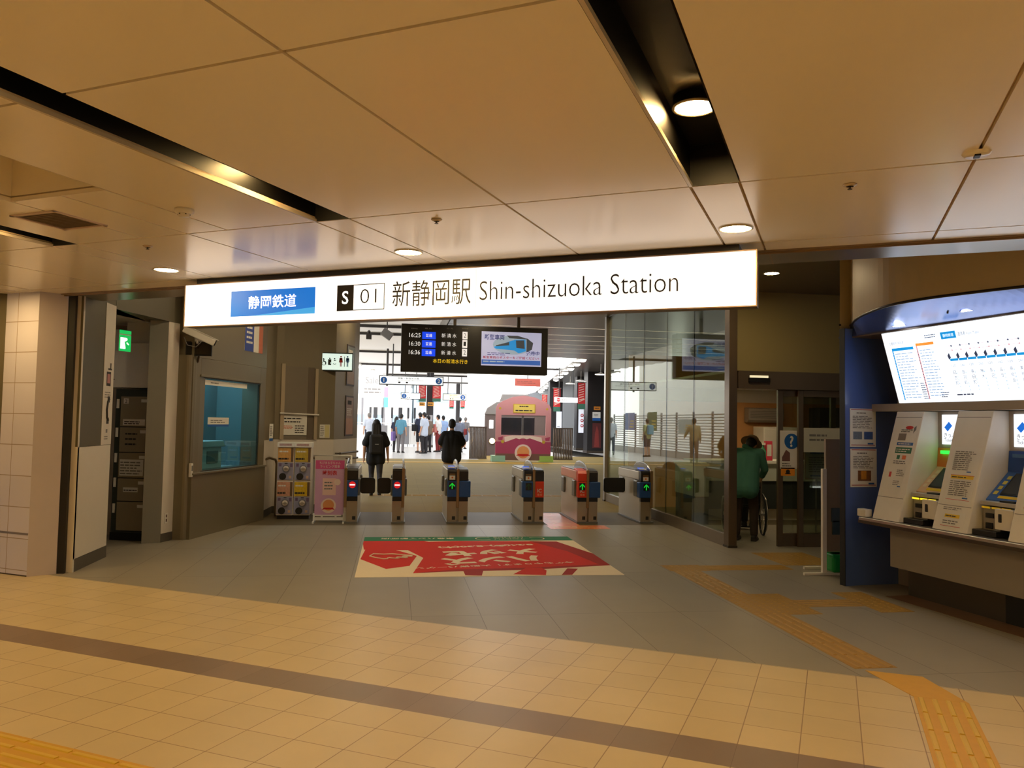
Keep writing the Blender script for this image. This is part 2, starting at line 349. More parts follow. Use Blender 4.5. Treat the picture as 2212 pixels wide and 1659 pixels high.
# office interior
b = MB(); IW = mat('office_blue_panel', (80, 140, 170), .6, noise=.03); IT = mat('office_teal_panel', (110, 176, 172), .6, noise=.03); IW2 = mat('office_grey_panel', (120, 150, 150), .6, noise=.03)
b.box((.25, .6, -1.0), (.95, 2.5, -.95), IW).box((.95, .6, -1.0), (1.5, 2.5, -.95), IT).box((1.5, .6, -1.0), (WLEN+.3, 2.5, -.95), IW2)
b.box((.25, .6, -1.0), (.3, 2.5, -.3), IW).box((WLEN+.25, .6, -1.0), (WLEN+.3, 2.5, -.3), IW2).box((.25, 2.5, -1.0), (WLEN+.3, 2.55, -.3), WHITE).box((.25, .78, -1.0), (WLEN+.3, .83, -.3), WHITE)
o = b.build('wall_office_room'); o.matrix_world = MW; struct(o)
# wall behind the capsule machines: waist panel below, grey above, with a shuttered counter
PL = [(-2.06, 13.15), (-2.02, 14.0), (-1.90, 14.02), (-1.33, 14.32), (-1.06, 14.5), (-.79, 15.6), (-.72, 16.0)]
b = MB()
for i, (p, q) in enumerate(zip(PL[:-1], PL[1:])):
    n = Vector((q[1]-p[1], -(q[0]-p[0]), 0)).normalized()*(-.0)
    up = mat('grey_upper_wall', (132, 122, 100), .4, .2, noise=.03)
    lo = 1.25
    b.quad([(*p, lo), (*q, lo), (*q, 3.9), (*p, 3.9)], up if i not in (2,) else up); b.quad([(*p, .12), (*q, .12), (*q, lo), (*p, lo)], WHITEP); b.quad([(*p, 0), (*q, 0), (*q, .12), (*p, .12)], BASE)
b.quad([(*PL[-1], 0), (-2.4, 16.0, 0), (-2.4, 16.0, 3.9), (*PL[-1], 3.9)], GREYP)
b.quad([(-2.4, 16, 0), (-2.4, 13.2, 0), (-2.4, 13.2, 3.9), (-2.4, 16, 3.9)], GREYP)
struct(b.build('wall_restroom'), 'wall behind the capsule machines with a pale waist panel')

# ================================================================ SETTING: hall soffit, ceilings
SOF = mat('grey_hall_soffit', (128, 122, 112), .28, .3, noise=.02)
b = MB().box((-7.3, V0+.05, 2.832), (4.3, 6.22, 3.9), SOF); b.box((-.42, V0+.05, 2.830), (-.41, 6.22, 2.832), EDGE); mcc(struct(b.build('ceiling_soffit'), 'grey metal soffit strip along the ceiling edge'))
HC = mat('dark_hall_ceiling', (104, 98, 90), .3, .3, noise=.04)
b = MB(); q0, q1 = cc(-8.2, 6.2, 3.45), cc(8, 6.2, 3.45)
def strip(y0, y1): b.box((1.2, y0, 3.9), (12.5, y1, 3.95), HC)
b.quad([tuple(q0), tuple(q1), (12.5, 1.3, 3.45), (12.5, 10.5, 3.45), (-4.4, 10.5, 3.45)], HC); b.quad([(-4.4, 10.5, 3.9), (12.5, 10.5, 3.9), (12.5, 17, 3.9), (-4.4, 17, 3.9)], HC); b.quad([(1.2, 16.5, 3.9), (1.2, 27, 3.9), (1.2, 27, 4.6), (1.2, 16.5, 4.6)], HC); b.quad([(-4.9, 17, 3.9), (1.2, 17, 3.9), (1.2, 17, 4.6), (-4.9, 17, 4.6)], HC)
b.quad([(-4.4, 10.5, 3.45), (12.5, 10.5, 3.45), (12.5, 10.5, 3.9), (-4.4, 10.5, 3.9)], HC)
SL = [18.55, 20.1, 21.3, 22.5, 23.7, 25.0]; y = 17
for s_ in SL: strip(y, s_-.035); y = s_+.035
strip(y, 27)
struct(b.build('ceiling_hall'), 'dark metal hall ceiling above the gates')
SLITL = glow('cool_strip_lamp', (255, 246, 226), 9)
for s_ in SL:
    t = thing('strip_light', 'slim white ceiling strip light above the gates', 'ceiling light', (4.0, s_, 3.9), 0, 'slim strip lights across the hall ceiling')
    MB().box((-2.7, -.034, .02), (8.4, .034, .05), BLACK).build('channel', t); MB().box((-2.7, -.018, .01), (8.4, .018, .02), SLITL).build('tube', t)
    t['label'] = 'slim white strip light crossing the dark hall ceiling'
# hall side closures
struct(MB().box((12.5, -.6, 0), (12.6, 33, 4.6), HC).box((10.6, -.6, 0), (12.6, -.5, 4.6), HC).box((9.0, -.6, 3.45), (12.6, 1.4, 3.5), HC).build('wall_hall_east'))
# ================================================================ ceiling fixtures (concourse)
RIM = mat('downlight_rim', (196, 176, 140), .3, .5, noise=0)
def downlight(u, v, z, r, label, depth=.0):
    t = thing('downlight', label, 'ceiling light', cc(u, v, z), 0, 'round downlights in the concourse ceiling')
    prof = [(r+.012, 0), (r+.012, -.006), (r+.002, -.008), (r-.004, 0), (r-.01, .03)]
    b = MB().lathe(prof, RIM, 32); b.build('rim', t)
    MB().disc((0, 0, -.004), r+.001, WARM, (0, 0, -1), 32).build('lens', t)
    return t
names = {-2: 'leftmost', -1: 'middle', 0: 'right-hand'}
for k, c in enumerate(CEN[1:7]):
    kk = k-3
    lab = {-2: 'round downlight in the pale ceiling above the grey locker doorway', -1: 'round downlight in the pale ceiling above the blue sign panel and S 01 mark', 0: 'round downlight in the narrow ceiling panel above the right end of the station sign'}.get(kk+0, 'round downlight in the ceiling outside the picture')
    downlight(c, 5.02, ZC, .093, lab)
    for j in range(5):
        v = 3.45-1.97*j
        kk2 = kk == 0 and j == 0
        t = downlight(c, v, ZC+.165, .088, 'round downlight hanging inside the wide black slot, top right' if kk2 else 'round downlight hidden up inside a black ceiling slot')
        MB().cyl((0, 0, .0), (0, 0, .05), .096, SLOT, n=28).build('can', t)
def cfix(px, py): p = at_z(px, py, ZC); return p
for (x, y, lab) in ((943, 474, 'small sprinkler head in the ceiling above the word Shin-shizuoka'), (1836, 398, 'small sprinkler head in the ceiling at the right, near the ticket machines'), (319, 531, 'small sprinkler head in the ceiling near the left downlight')):
    p = cfix(x, y); t = thing('sprinkler', lab, 'sprinkler', p)
    MB().lathe([(0, -.001), (.034, -.001), (.03, -.008), (.018, -.012)], mat('sprinkler_plate', (196, 180, 158), .4, .4, noise=0), 20).build('plate', t)
    MB().cyl((0, 0, -.01), (0, 0, -.024), .006, DSTEEL).cyl((0, 0, -.024), (0, 0, -.027), .012, DSTEEL).build('nozzle', t)
p = cfix(398, 452); t = thing('smoke_detector', 'white smoke detector on the ceiling below the left black slot', 'smoke detector', p)
MB().lathe([(0, 0), (.055, 0), (.055, -.018), (.045, -.026), (.0, -.026)], CREAM, 28).build('base', t)
b = MB().lathe([(.036, -.026), (.032, -.044), (0, -.046)], CREAM, 24)
for i in range(6): b.box((-.036, -.004, -.036), (-.03, .004, -.03), BLACK); b.T = Matrix.Rotation(PI/3*(i+1), 4, 'Z')
b.build('sensor', t)
t = thing('air_vent', 'square louvred air vent in the ceiling above the left pier', 'vent', cc(-4.73, 3.335, ZC-.004), CONC)
VG = mat('vent_grey', (206, 186, 176), .6, 0, noise=0)
b = MB(); w = .385
for a, c in (((0, 0, -.004), (w, .02, .004)), ((0, w-.02, -.004), (w, w, .004)), ((0, 0, -.004), (.02, w, .004)), ((w-.02, 0, -.004), (w, w, .004))): b.box(a, c, VG)
b.build('frame', t)
b = MB()
for i in range(12): y = .025+i*.0285; b.quad([(.02, y, -.003), (w-.02, y, -.003), (w-.02, y+.02, .003), (.02, y+.02, .003)], VG)
b.box((.01, .01, .0035), (w-.01, w-.01, .004), mat('vent_back', (150, 134, 126), .6, noise=0)); b.build('louvre', t)

# ================================================================ station name sign
SV = 5.45; o = cc(-5.376, SV, 2.41); M = facing(o, CU); SW, SH = 4.903, .367
def loc(M, x, y): q = M.inverted() @ at_plane(x, y, M.translation, M.to_3x3().col[2]); return q.x, q.y
t = thing('station_sign', 'long backlit white station name sign hanging across the opening', 'sign', M=M)
SIGNW = glow('sign_white_backlight', (255, 252, 248), .96)
MB().box((-.006, -.006, -.13), (SW+.006, SH+.006, -.012), mat('bronze_sign_case', (120, 104, 86), .35, .6, noise=0)).build('housing', t, .004)
MB().box((0, 0, -.012), (SW, SH, 0), SIGNW).build('face', t)
b = MB(); FR = mat('sign_frame', (150, 128, 110), .4, .4, noise=0); e = .008
b.box((-e, -e, -.012), (SW+e, 0, .006), FR).box((-e, SH, -.012), (SW+e, SH+e, .006), FR).box((-e, 0, -.012), (0, SH, .006), FR).box((SW, 0, -.012), (SW+e, SH, .006), FR); b.build('frame', t)
MB().box((.11, SH, -.25), (SW-.11, .42, -.015), mat('black_sign_mount', (26, 25, 26), .45, noise=0)).build('mount_box', t)
x0, y1 = loc(M, 500, 630); x1, y0 = loc(M, 680, 677)
BG = glow('sign_blue_backlight', (10, 110, 205), .9); BG2 = glow('sign_light_blue', (60, 160, 225), .9); LW_ = glow('sign_letter_white', (255, 255, 255), 1.0)
b = MB().rect(x0, y0, x1-x0, y1-y0, BG, .001); b.quad([(x0+.25*(x1-x0), y0, .0015), (x1, y0, .0015), (x1, y0+.055, .0015)], BG2)
cp_ = b.build('company_panel', t); MB().text('静岡鉄道', (x0+x1)/2, y0+.062, .112, LW_, .002, .50, 'C', .012).build('lettering', cp_)
xs, ys = loc(M, 729, 617); xm, _ = loc(M, 764, 640); xe, ye = loc(M, 830, 668)
b = MB().rect(xs, ye, xe-xs, ys-ye, INK, .001); b.rect(xm, ye+.006, xe-xm-.006, ys-ye-.012, SIGNW, .0015); b.text('S', (xs+xm)/2, ye+.055, .108, LW_, .002, align='C', bold=.012); b.text('01', (xm+xe)/2-.005, ye+.055, .115, INK, .0022, .15, 'C', -.016)
b.build('station_number', t)
b = MB(); xa, _ = loc(M, 848, 640); xb, _ = loc(M, 1017, 640); b.text('新静岡駅', xa, .092, .205, INK, .002, xb-xa)
xa, _ = loc(M, 1036, 640); xb, _ = loc(M, 1465, 610); b.text('Shin-shizuoka Station', xa, .115, .145, INK, .002, xb-xa, bold=-.012); b.build('lettering', t)
xj, _ = loc(M, 1027, 640); MB().rect(xj, 0, .006, SH, mat('face_joint', (214, 214, 214), .5, noise=0, emit=.8), .0012).build('joint', t)

# ================================================================ big red floor poster and orange floor sticker
PC = [at_z(768, 1245), at_z(1345, 1243), at_z(1232, 1160), at_z(788, 1160)]
FX0, FX1, FY0, FY1 = -.36, 2.48, 8.31, 11.16
o = Vector((FX1, FY1, .002)); ux = Vector((-1, 0, 0)); M = Matrix(((-1, 0, 0, FX1), (0, -1, 0, FY1), (0, 0, 1, .0015), (0, 0, 0, 1)))   # read from the gates
t = thing('floor_poster', 'large red sale poster stuck to the grey floor, green band at its far edge', 'poster', M=M)
W, H = FX1-FX0, FY1-FY0
PW = mat('poster_cream', (232, 218, 192), .7, spec=.15, noise=.02); PR = mat('poster_red', (206, 48, 42), .7, spec=.12, noise=.03); PR2 = mat('poster_dark_red', (158, 44, 44), .7, spec=.12, noise=.03); PG = mat('poster_green', (52, 120, 92), .7, spec=.12, noise=.02)
MB().box((0, 0, -.001), (W, H, 0), PW).build('sheet', t)
def fp(pts, m, z): b.quad([(x*W, y*H, z) for x, y in pts], m)
# poster coordinates: x from the reader's left (the picture's right), y = 1 at the edge nearest the camera, so flip it
b = MB(); Y = lambda y: y
fp([(0, 0), (1, 0), (1, .13), (0, .13)], PG, .0006); b.build('green_band', t)
b = MB()
fp([(.0, .52), (.09, .165), (.55, .135), (.70, .16), (.72, .13), (1, .13), (1, .22), (.99, .38), (.80, .40), (.74, .60), (.79, .93), (.62, .9), (.35, .885), (.32, .84), (0, .80)], PR, .0006)
fp([(.0, .52), (.09, .175), (.22, .15), (.10, .45), (.04, .79), (0, .80)], PR2, .0009); fp([(.04, .78), (.35, .84), (.62, .86), (.79, .93), (.62, .9), (.35, .885), (.0, .80)], PR2, .0009)
fp([(.98, .30), (.995, .62), (.89, .84), (.80, .78), (.765, .55), (.86, .38)], PR, .0009); fp([(.29, .84), (.35, .84), (.42, .97), (.30, .99), (.28, .9)], PR, .0011); fp([(.52, .87), (.60, .885), (.60, .98), (.54, .99)], PR2, .0011)
fp([(.15, .87), (.19, .86), (.24, .99), (.20, .99)], PR2, .0011)
rs_ = b.build('red_shape', t)
b = MB(); LZ = .0016; RO = .17
def ft(txt, x, y, h, w, bold=.02, rot=RO): b.text(txt, x*W, y*H, h, PW, LZ, w, 'L', bold, rot)
ft('ハンズ', .255, .54, .48, 1.24, .06); ft('メッセ', .235, .36, .42, 1.24, .06); ft('8.24(金)–8.30(木)', .225, .225, .17, 1.28, .045); ft('今年もやります！大感謝バーゲン！', .135, .705, .10, 1.92)
ft('東急ハンズ静岡店', .57, .035, .12, 1.0, .02, 0); ft('TOKYU', .23, .068, .06, .42, .02, 0); ft('HANDS', .23, .012, .06, .42, .02, 0)
for cx in (.17, .43): b.ring((cx*W, .065*H, LZ), .10, .115, PW, 24, *((.6, 2*PI-.6) if cx < .3 else (PI+.6, 3*PI-.6)))
b.build('lettering', t)
b = MB()
hand = [(.0, .0), (.12, .05), (.22, .02), (.36, .12), (.46, .2), (.45, .25), (.36, .22), (.34, .26), (.40, .33), (.38, .37), (.29, .31), (.27, .34), (.30, .40), (.27, .43), (.19, .36), (.17, .38), (.17, .44), (.13, .46), (.03, .34), (-.04, .2)]
b.tube([(.84*W+.30-x*1.0, .50*H+y*.8, .004) for x, y in hand], .009, PW, 6, True)
b.build('hand_mark', t)
ICO = mat('ic_orange_vinyl', (226, 120, 56), .35, noise=.05)
M = Matrix(((1, 0, 0, 2.42), (0, 1, 0, 11.95), (0, 0, 1, .002), (0, 0, 0, 1)))
t = thing('floor_sticker', 'orange sticker on the floor in front of and beneath the orange ticket gate lane', 'sticker', M=M)
q = [at_z(x, y) for x, y in ((1177, 1147), (1294, 1147), (1268, 1136), (1158, 1136), (1177, 1108), (1212, 1108))]
b = MB(); b.box((-.02, 0, -.001), (.92, .42, 0), ICO).box((.02, .42, -.001), (.53, 2.1, 0), ICO); b.build('sheet', t)
b = MB(); CRM = mat('sticker_cream', (240, 214, 150), .5, noise=0)
b.text('IC専用', .04, .07, .09, CRM, .0008, .75).bars(.06, .2, .7, .1, CRM, 1, .0008); b.bars(.06, 1.9, .4, .12, CRM, 1, .0008)
for k in range(6): b.ring((.28, .55+.18*k, .0008), .16, .175, CRM, 12, .5, PI-.5)
b.build('print', t)

# ================================================================ lamps inside the hall
HWARM = glow('hall_lamp_lens', (255, 226, 176), 240)
def hall_lamp(p, label, grp='round downlights in the hall ceiling', r=.085):
    t = thing('downlight', label, 'ceiling light', p, 0, grp); MB().lathe([(r+.012, 0), (r+.012, -.006), (r, -.008), (r-.004, 0)], RIM, 28).build('rim', t); MB().disc((0, 0, -.004), r, HWARM, (0, 0, -1), 28).build('lens', t)
hall_lamp(at_z(1667, 590, 3.45), 'round downlight in the grey soffit just right of the station sign')
for q in ((-1.7, 9.6), (.6, 9.2)): hall_lamp(Vector((*q, 3.45)), 'added round fill downlight in the hall ceiling hidden behind the station sign')  # this and the next lamps are unseen, added to brighten the hall
hall_lamp(Vector((-1.5, 11.6, 3.9)), 'added round fill downlight in the hall ceiling near the service window, hidden behind the sign')
for x in (-.6, 1.7, 3.9):
    for y in (12.1, 14.9): hall_lamp(Vector((x, y, 3.9)), 'added round fill downlight in the hall ceiling above the ticket gates, hidden behind the sign')
p = at_z(393, 659, 3.45); t = thing('square_lamp', 'small bright square lamp in the grey soffit, left end of the station sign', 'ceiling light', p, CONC); MB().box((-.13, -.07, -.01), (.13, .07, -.004), glow('square_lens', (250, 250, 255), 6)).build('lens', t); MB().box((-.15, -.09, -.006), (.15, .09, 0), WHITE).build('rim', t)

p = at_z(2110, 331, ZC); t = thing('ceiling_plate', 'small pale cover plate on a ceiling joint at the far right', 'cover plate', p, CONC); MB().lathe([(0, -.012), (.05, -.012), (.06, 0)], CEIL, 24).build('plate', t); MB().box((-.012, -.03, -.02), (.012, .012, -.011), BLACK).build('hole', t)
# ================================================================ tactile paving
def ribbed(name, pts_rows, mat_, label): pass
TAC = mat('tactile_yellow', (200, 152, 34), .5, noise=.08, scale=14); TAC2 = mat('dim_worn_tactile_yellow', (152, 116, 40), .55, noise=.12, scale=14); TAC2B = mat('dim_worn_tactile_bar', (160, 124, 48), .5, noise=.1, scale=14); TACB = mat('tactile_bar', (208, 172, 46), .42, noise=.05, scale=14)  # hall copy painted darker for dim light as well as wear
def tact_bars(name, label, a, d, w, L, h=.004, dots=False, dim_worn=True):
    """strip from a along unit d, width w to its right"""
    a = Vector((*a, 0)); d = Vector((*d, 0)).normalized(); r = Vector((d.y, -d.x, 0)); b = MB()
    T = Matrix(((r.x, d.x, 0, 0), (r.y, d.y, 0, 0), (0, 0, 1, 0), (0, 0, 0, 1))); b.T = T; TAC, TACB = (MATS['dim_worn_tactile_yellow'], MATS['dim_worn_tactile_bar']) if dim_worn else (MATS['tactile_yellow'], MATS['tactile_bar'])
    b.box((0, 0, -.004), (w, L, .002), TAC)
    if dots:
        nx = max(2, round(w/.075)); ny = max(2, round(L/.075))
        for i in range(nx):
            for j in range(ny):
                c = ((i+.5)*w/nx, (j+.5)*L/ny); b.cyl((*c, .0015), (*c, .006), .017, TACB, .012, 8)
    else:
        n = max(1, round(L/.3)); k = 4
        for j in range(n):
            for i in range(k):
                x = w*(i+.5)/k; b.prism([(x-.016, j*L/n+.012, .0015), (x+.016, j*L/n+.012, .0015), (x+.010, j*L/n+.012, .0065), (x-.010, j*L/n+.012, .0065)], (0, L/n-.024, 0), TACB)
    o = b.build(name, loc=a); o['kind'] = 'structure'; o['label'] = label; return o
def cv(u, v): p = cc(u, v); return (p.x, p.y)
tact_bars('tactile_paving', 'yellow ribbed guide strip at the bottom left of the concourse floor', cv(-9, 2.535), (-CU.x, -CU.y), -.3, -7.3) if False else None
d = (CU.x, CU.y); tact_bars('tactile_paving', 'yellow ribbed guide strip crossing the bottom left of the tiled floor', cv(-9.0, 2.832), d, .29, 12.5, dim_worn=False)
tact_bars('tactile_paving', 'yellow ribbed guide strip running to the bottom edge at the right', cv(.447, 2.84), (CV.x, CV.y), .293, 2.59, dim_worn=False)
# the slanting link between concourse strip and hall strip
a0 = Vector((*cv(.447, 5.43), 0)); a1 = Vector((*cv(.74, 5.43), 0)); h0 = Vector((3.14, 4.96, 0)); h1 = Vector((3.44, 4.80, 0))
b = MB(); b.prism([a0+Vector((0, 0, -.004)), a1+Vector((0, 0, -.004)), h1+Vector((0, 0, -.004)), h0+Vector((0, 0, -.004))], (0, 0, .0065), TAC)
o = b.build('tactile_paving'); struct(o, 'plain yellow wedge where the guide strip bends')
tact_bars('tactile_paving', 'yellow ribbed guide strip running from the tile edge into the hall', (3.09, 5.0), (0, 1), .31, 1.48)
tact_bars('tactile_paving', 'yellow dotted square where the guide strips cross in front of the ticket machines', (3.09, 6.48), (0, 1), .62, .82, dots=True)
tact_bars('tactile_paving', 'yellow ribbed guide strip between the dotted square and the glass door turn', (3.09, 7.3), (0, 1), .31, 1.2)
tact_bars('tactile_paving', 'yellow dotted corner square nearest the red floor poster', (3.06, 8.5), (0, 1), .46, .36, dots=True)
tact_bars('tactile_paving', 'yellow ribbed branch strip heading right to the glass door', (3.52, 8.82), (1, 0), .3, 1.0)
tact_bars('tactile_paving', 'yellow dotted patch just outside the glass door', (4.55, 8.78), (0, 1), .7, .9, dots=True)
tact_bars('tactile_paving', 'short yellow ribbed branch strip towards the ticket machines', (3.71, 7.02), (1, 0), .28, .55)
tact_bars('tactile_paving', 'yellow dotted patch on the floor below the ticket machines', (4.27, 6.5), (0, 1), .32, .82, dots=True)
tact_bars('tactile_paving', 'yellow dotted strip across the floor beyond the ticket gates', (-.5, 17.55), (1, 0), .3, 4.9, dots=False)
b = MB().box((-3.5, 28.0, .16), (9.2, 28.4, .1765), TAC); struct(b.build('tactile_paving'), 'yellow strip across the floor before the tracks')
# ================================================================ glass partition, column, sliding door, olive wall
GX = 4.44; GLASS = glass_mat('partition_glass', (222, 228, 214), 1.55); GLASSD = glass_mat('door_glass', (222, 226, 218), 1.5)
COLM = mat('bronze_column_steel', (120, 104, 86), .3, .7, noise=.05)
t = thing('column', 'bronze steel column at the near end of the glass partition', 'column', (4.425, 10.08, 0)); o = MB().box((0, 0, 0), (.115, .16, 3.9), COLM).build('shaft', t, .006); MB().box((-.006, -.006, 0), (.121, .166, .03), DSTEEL).build('foot', t)
t = thing('column', 'slim steel post at the far end of the glass partition', 'column', (4.40, 16.3, 0)); MB().box((0, 0, 0), (.09, .12, 3.9), STEEL).build('shaft', t, .005); MB().box((-.006, -.006, 0), (.096, .126, .03), DSTEEL).build('foot', t)
t = thing('glass_partition', 'tall clear glass partition running back from the bronze column past the gates', 'glass partition', (GX, 10.24, 0))
L = 16.3-10.24; n = 5
for i in range(n):
    y0, y1 = L*i/n+.004, L*(i+1)/n-.004
    MB().box((.02, y0, .17), (.032, y1, 3.88), GLASS).build('pane', t)
b = MB().box((-.01, 0, 0), (.06, L, .17), mat('satin_kick_rail', (150, 138, 122), .32, .7, noise=.05)); b.build('base_rail', t, .004)
b = MB()
for i in range(1, n): y = L*i/n; b.box((.019, y-.004, .17), (.033, y+.004, 3.88), mat('grey_silicone', (84, 88, 80), .6, noise=0))
b.build('joint', t); MB().box((0, 0, 3.88), (.05, L, 3.92), DSTEEL).build('top_rail', t)
# wall above the door
OLIVE = mat('olive_bulkhead', (152, 138, 92), .42, .15, noise=.03, scale=2); YD = 10.16
struct(MB().box((6.76, YD, 0), (12.5, YD+.12, 3.9), OLIVE).build('wall_door_side')); struct(MB().box((4.545, YD, 2.36), (6.76, YD+.12, 3.9), OLIVE).build('wall_door_bulkhead'), 'olive wall above the sliding door')
HDR = mat('dark_door_header', (110, 96, 80), .32, .6, noise=.04)
t = thing('door_header', 'dark bronze header box over the sliding door', 'door header', (4.545, YD-.1, 2.10)); MB().box((0, 0, .02), (2.4, .2, .26), HDR).build('box', t, .004); MB().box((.16, -.012, .17), (.42, 0, .2), glow('sensor_lamp', (240, 230, 190), .8)).box((.14, -.03, .11), (.44, 0, .165), BLACK).build('sensor', t)
def door_leaf(x0, x1, y, label, left_stile=True):
    t = thing('sliding_door', label, 'door', (x0, y, 0)); w = x1-x0; st = .075
    b = MB().box((0, 0, 0), (st, .045, 2.12), COLM).box((w-st, 0, 0), (w, .045, 2.12), COLM).box((st, 0, 0), (w-st, .045, .18), COLM).box((st, 0, 2.03), (w-st, .045, 2.12), COLM); b.build('door_frame', t, .004)
    MB().box((st, .018, .18), (w-st, .028, 2.03), GLASSD).build('pane', t); return t
d1 = door_leaf(5.17, 6.02, YD+.02, 'open sliding glass door leaf with a blue question mark sign')
d2 = door_leaf(5.43, 6.7, YD-.05, 'fixed glass door panel behind the brochure stand')
# signs stuck to the door glass
def sheet(name, label, cat, M, w, h, base=PAPER, t_=.003, group=None):
    t = thing(name, label, cat, M=M, group=group); MB().box((0, 0, -t_), (w, h, 0), base).build('sheet', t); return t
def pxw(M, *p): return [loc(M, x, y) for x, y in p]
DY = YD+.015; M0 = facing((0, DY, 0), (1, 0, 0))
(ax, ay), (bx, by) = pxw(M0, (1688, 930), (1719, 1013)); M = facing((ax, DY, by), (1, 0, 0))
ax2, bx2 = ax-.02, bx+.06
t = sheet('door_sign', 'white sign with a blue circled question mark on the glass door', 'sign', facing((ax2, DY, by), (1, 0, 0)), bx2-ax2, ay-by)
w, h = bx2-ax2, ay-by
MB().disc((w*.58, h*.72, .001), .105, BLUE).text('?', w*.58, h*.72-.075, .15, PAPER, .002, None, 'C', .02).build('question_mark', t)
b = MB(); b.quad([(w*.1, h*.2, .001), (w*.5, h*.2, .001), (w*.5, h*.42, .001), (w*.3, h*.5, .001), (w*.1, h*.3, .001)], mat('sign_brown_print', (120, 84, 80), .5, noise=0)).bars(w*.1, h*.05, w*.5, h*.12, GINK, 2); b.build('print', t)
M = facing((5.43+.075, YD-.055, 1.28), (1, 0, 0)); t = sheet('door_sign', 'wide frosted notice band across the fixed glass panel', 'notice', M, 1.1, .33, mat('frosted_band', (196, 196, 180), .5, noise=.02))
b = MB().bars(.08, .14, .35, .12, GINK, 2); b.build('print', t); MB().bars(.62, .1, .25, .18, mat('pale_blue_print', (120, 180, 200), .5, noise=0), 2).build('blue_print', t)
(ax, ay), (bx, by) = pxw(M0, (1690, 1010), (1716, 1028)); t = sheet('door_sign', 'small orange sticker with a black symbol on the door glass', 'sticker', facing((ax-.02, DY, by), (1, 0, 0)), .2, ay-by, mat('orange_sticker', (236, 150, 40), .5, noise=0))
MB().disc((.1, (ay-by)*.5, .001), .03, INK).box((.06, (ay-by)*.2, 0), (.14, (ay-by)*.32, .001), INK).build('symbol', t)
# ================================================================ service room behind the glass
ORW = mat('orange_room_wall', (226, 170, 112), .6, noise=.03)
b = MB().box((4.6, 15.2, 0), (9.6, 15.3, 3.0), ORW).box((9.6, 10.2, 0), (9.7, 15.3, 3.0), ORW).box((4.6, 15.18, 2.1), (9.6, 15.2, 2.4), WHITEP)
struct(b.build('wall_service_room'), 'orange back wall of the service room'); struct(MB().box((4.6, 10.4, 2.36), (9.6, 15.2, 2.40), WHITE).build('ceiling_service_room'))
t = thing('service_counter', 'long service counter with a pale front and dark base behind the glass door', 'counter', (5.15, 13.0, 0))
CT = mat('counter_pale_green', (196, 204, 196), .4, noise=.02); CD = mat('counter_dark_panel', (52, 60, 60), .4, noise=.03)
MB().box((0, -.05, .98), (4.3, .7, 1.03), WHITE).build('worktop', t, .006); MB().box((.03, 0, .68), (4.3, .6, .98), CT).build('front_panel', t); MB().box((.03, .03, .2), (4.3, .6, .68), CD).build('base_panel', t); MB().box((.1, .1, 0), (4.3, .6, .2), CREAM).build('plinth', t)
t = thing('service_counter', 'lower white counter seen through the glass partition', 'counter', (4.9, 12.5, 0)); MB().box((0, 0, .95), (.25, 1.0, 1.0), WHITE).build('worktop', t); MB().box((.02, .02, .45), (.25, .98, .95), CT).build('front_panel', t); MB().box((.03, .03, 0), (.25, .97, .45), CD).build('base_panel', t)
t = thing('air_conditioner', 'grey wall air conditioner on the orange wall', 'air conditioner', (6.98, 14.97, 1.70)); b = MB(); b.prism([(0, 0, .05), (0, 0, .28), (0, .2, .3), (0, .2, 0), (0, .06, 0)], (.75, 0, 0), mat('ac_grey', (170, 160, 150), .5, noise=.02)); b.build('body', t, .008); b = MB()
for i in range(5): b.box((.04, -.004, .09+.032*i), (.71, .002, .1+.032*i), GINK)
b.build('grille', t)
t = thing('cabinet', 'pale cabinet standing behind the service counter', 'cabinet', (7.02, 14.4, 0)); MB().box((0, 0, 0), (.75, .45, 1.62), CREAM).build('body', t, .01); MB().box((.02, -.012, .05), (.37, 0, 1.57), CREAM).build('door', t, .004); MB().box((.38, -.012, .05), (.73, 0, 1.57), CREAM).build('door', t, .004)
for (px, col, lab, hh) in ((1650, (70, 150, 110), 'green spray bottle on the service counter', .3), (1660, (206, 60, 84), 'red leaflet box standing on the service counter', .34)):
    p = at_y(px, 1004, 13.05); t = thing('leaflet_box' if col[0] > 100 else 'bottle', lab, 'box' if col[0] > 100 else 'bottle', (p.x, 13.08, 1.03))
    m = mat('c%d' % px, col, .4, noise=0)
    if col[0] > 100: MB().box((-.05, -.04, 0), (.07, .04, hh), m).build('box_body', t, .004); MB().box((-.03, -.042, .08), (.05, -.04, hh-.06), PAPER).build('label_panel', t)
    else: MB().lathe([(0, 0), (.05, 0), (.055, .16), (.02, .22), (.018, .27), (.0, .27)], m).build('bottle_body', t); MB().box((-.02, -.05, .27), (.02, .03, .31), WHITE).build('nozzle', t)
lt = thing('ceiling_lamp', 'round lamp in the service room ceiling beside the column', 'ceiling light', at_z(1603, 831, 2.36)); MB().disc((0, 0, -.01), .13, glow('room_lamp', (255, 226, 176), 60), (0, 0, -1)).build('lens', lt); MB().ring((0, 0, -.011), .13, .15, WHITE).build('rim', lt)
lt = thing('ceiling_lamp', 'second lamp deeper in the service room', 'ceiling light', (6.6, 12.2, 2.36)); MB().disc((0, 0, -.01), .13, MATS['room_lamp'], (0, 0, -1)).build('lens', lt); MB().ring((0, 0, -.011), .13, .15, WHITE).build('rim', lt)
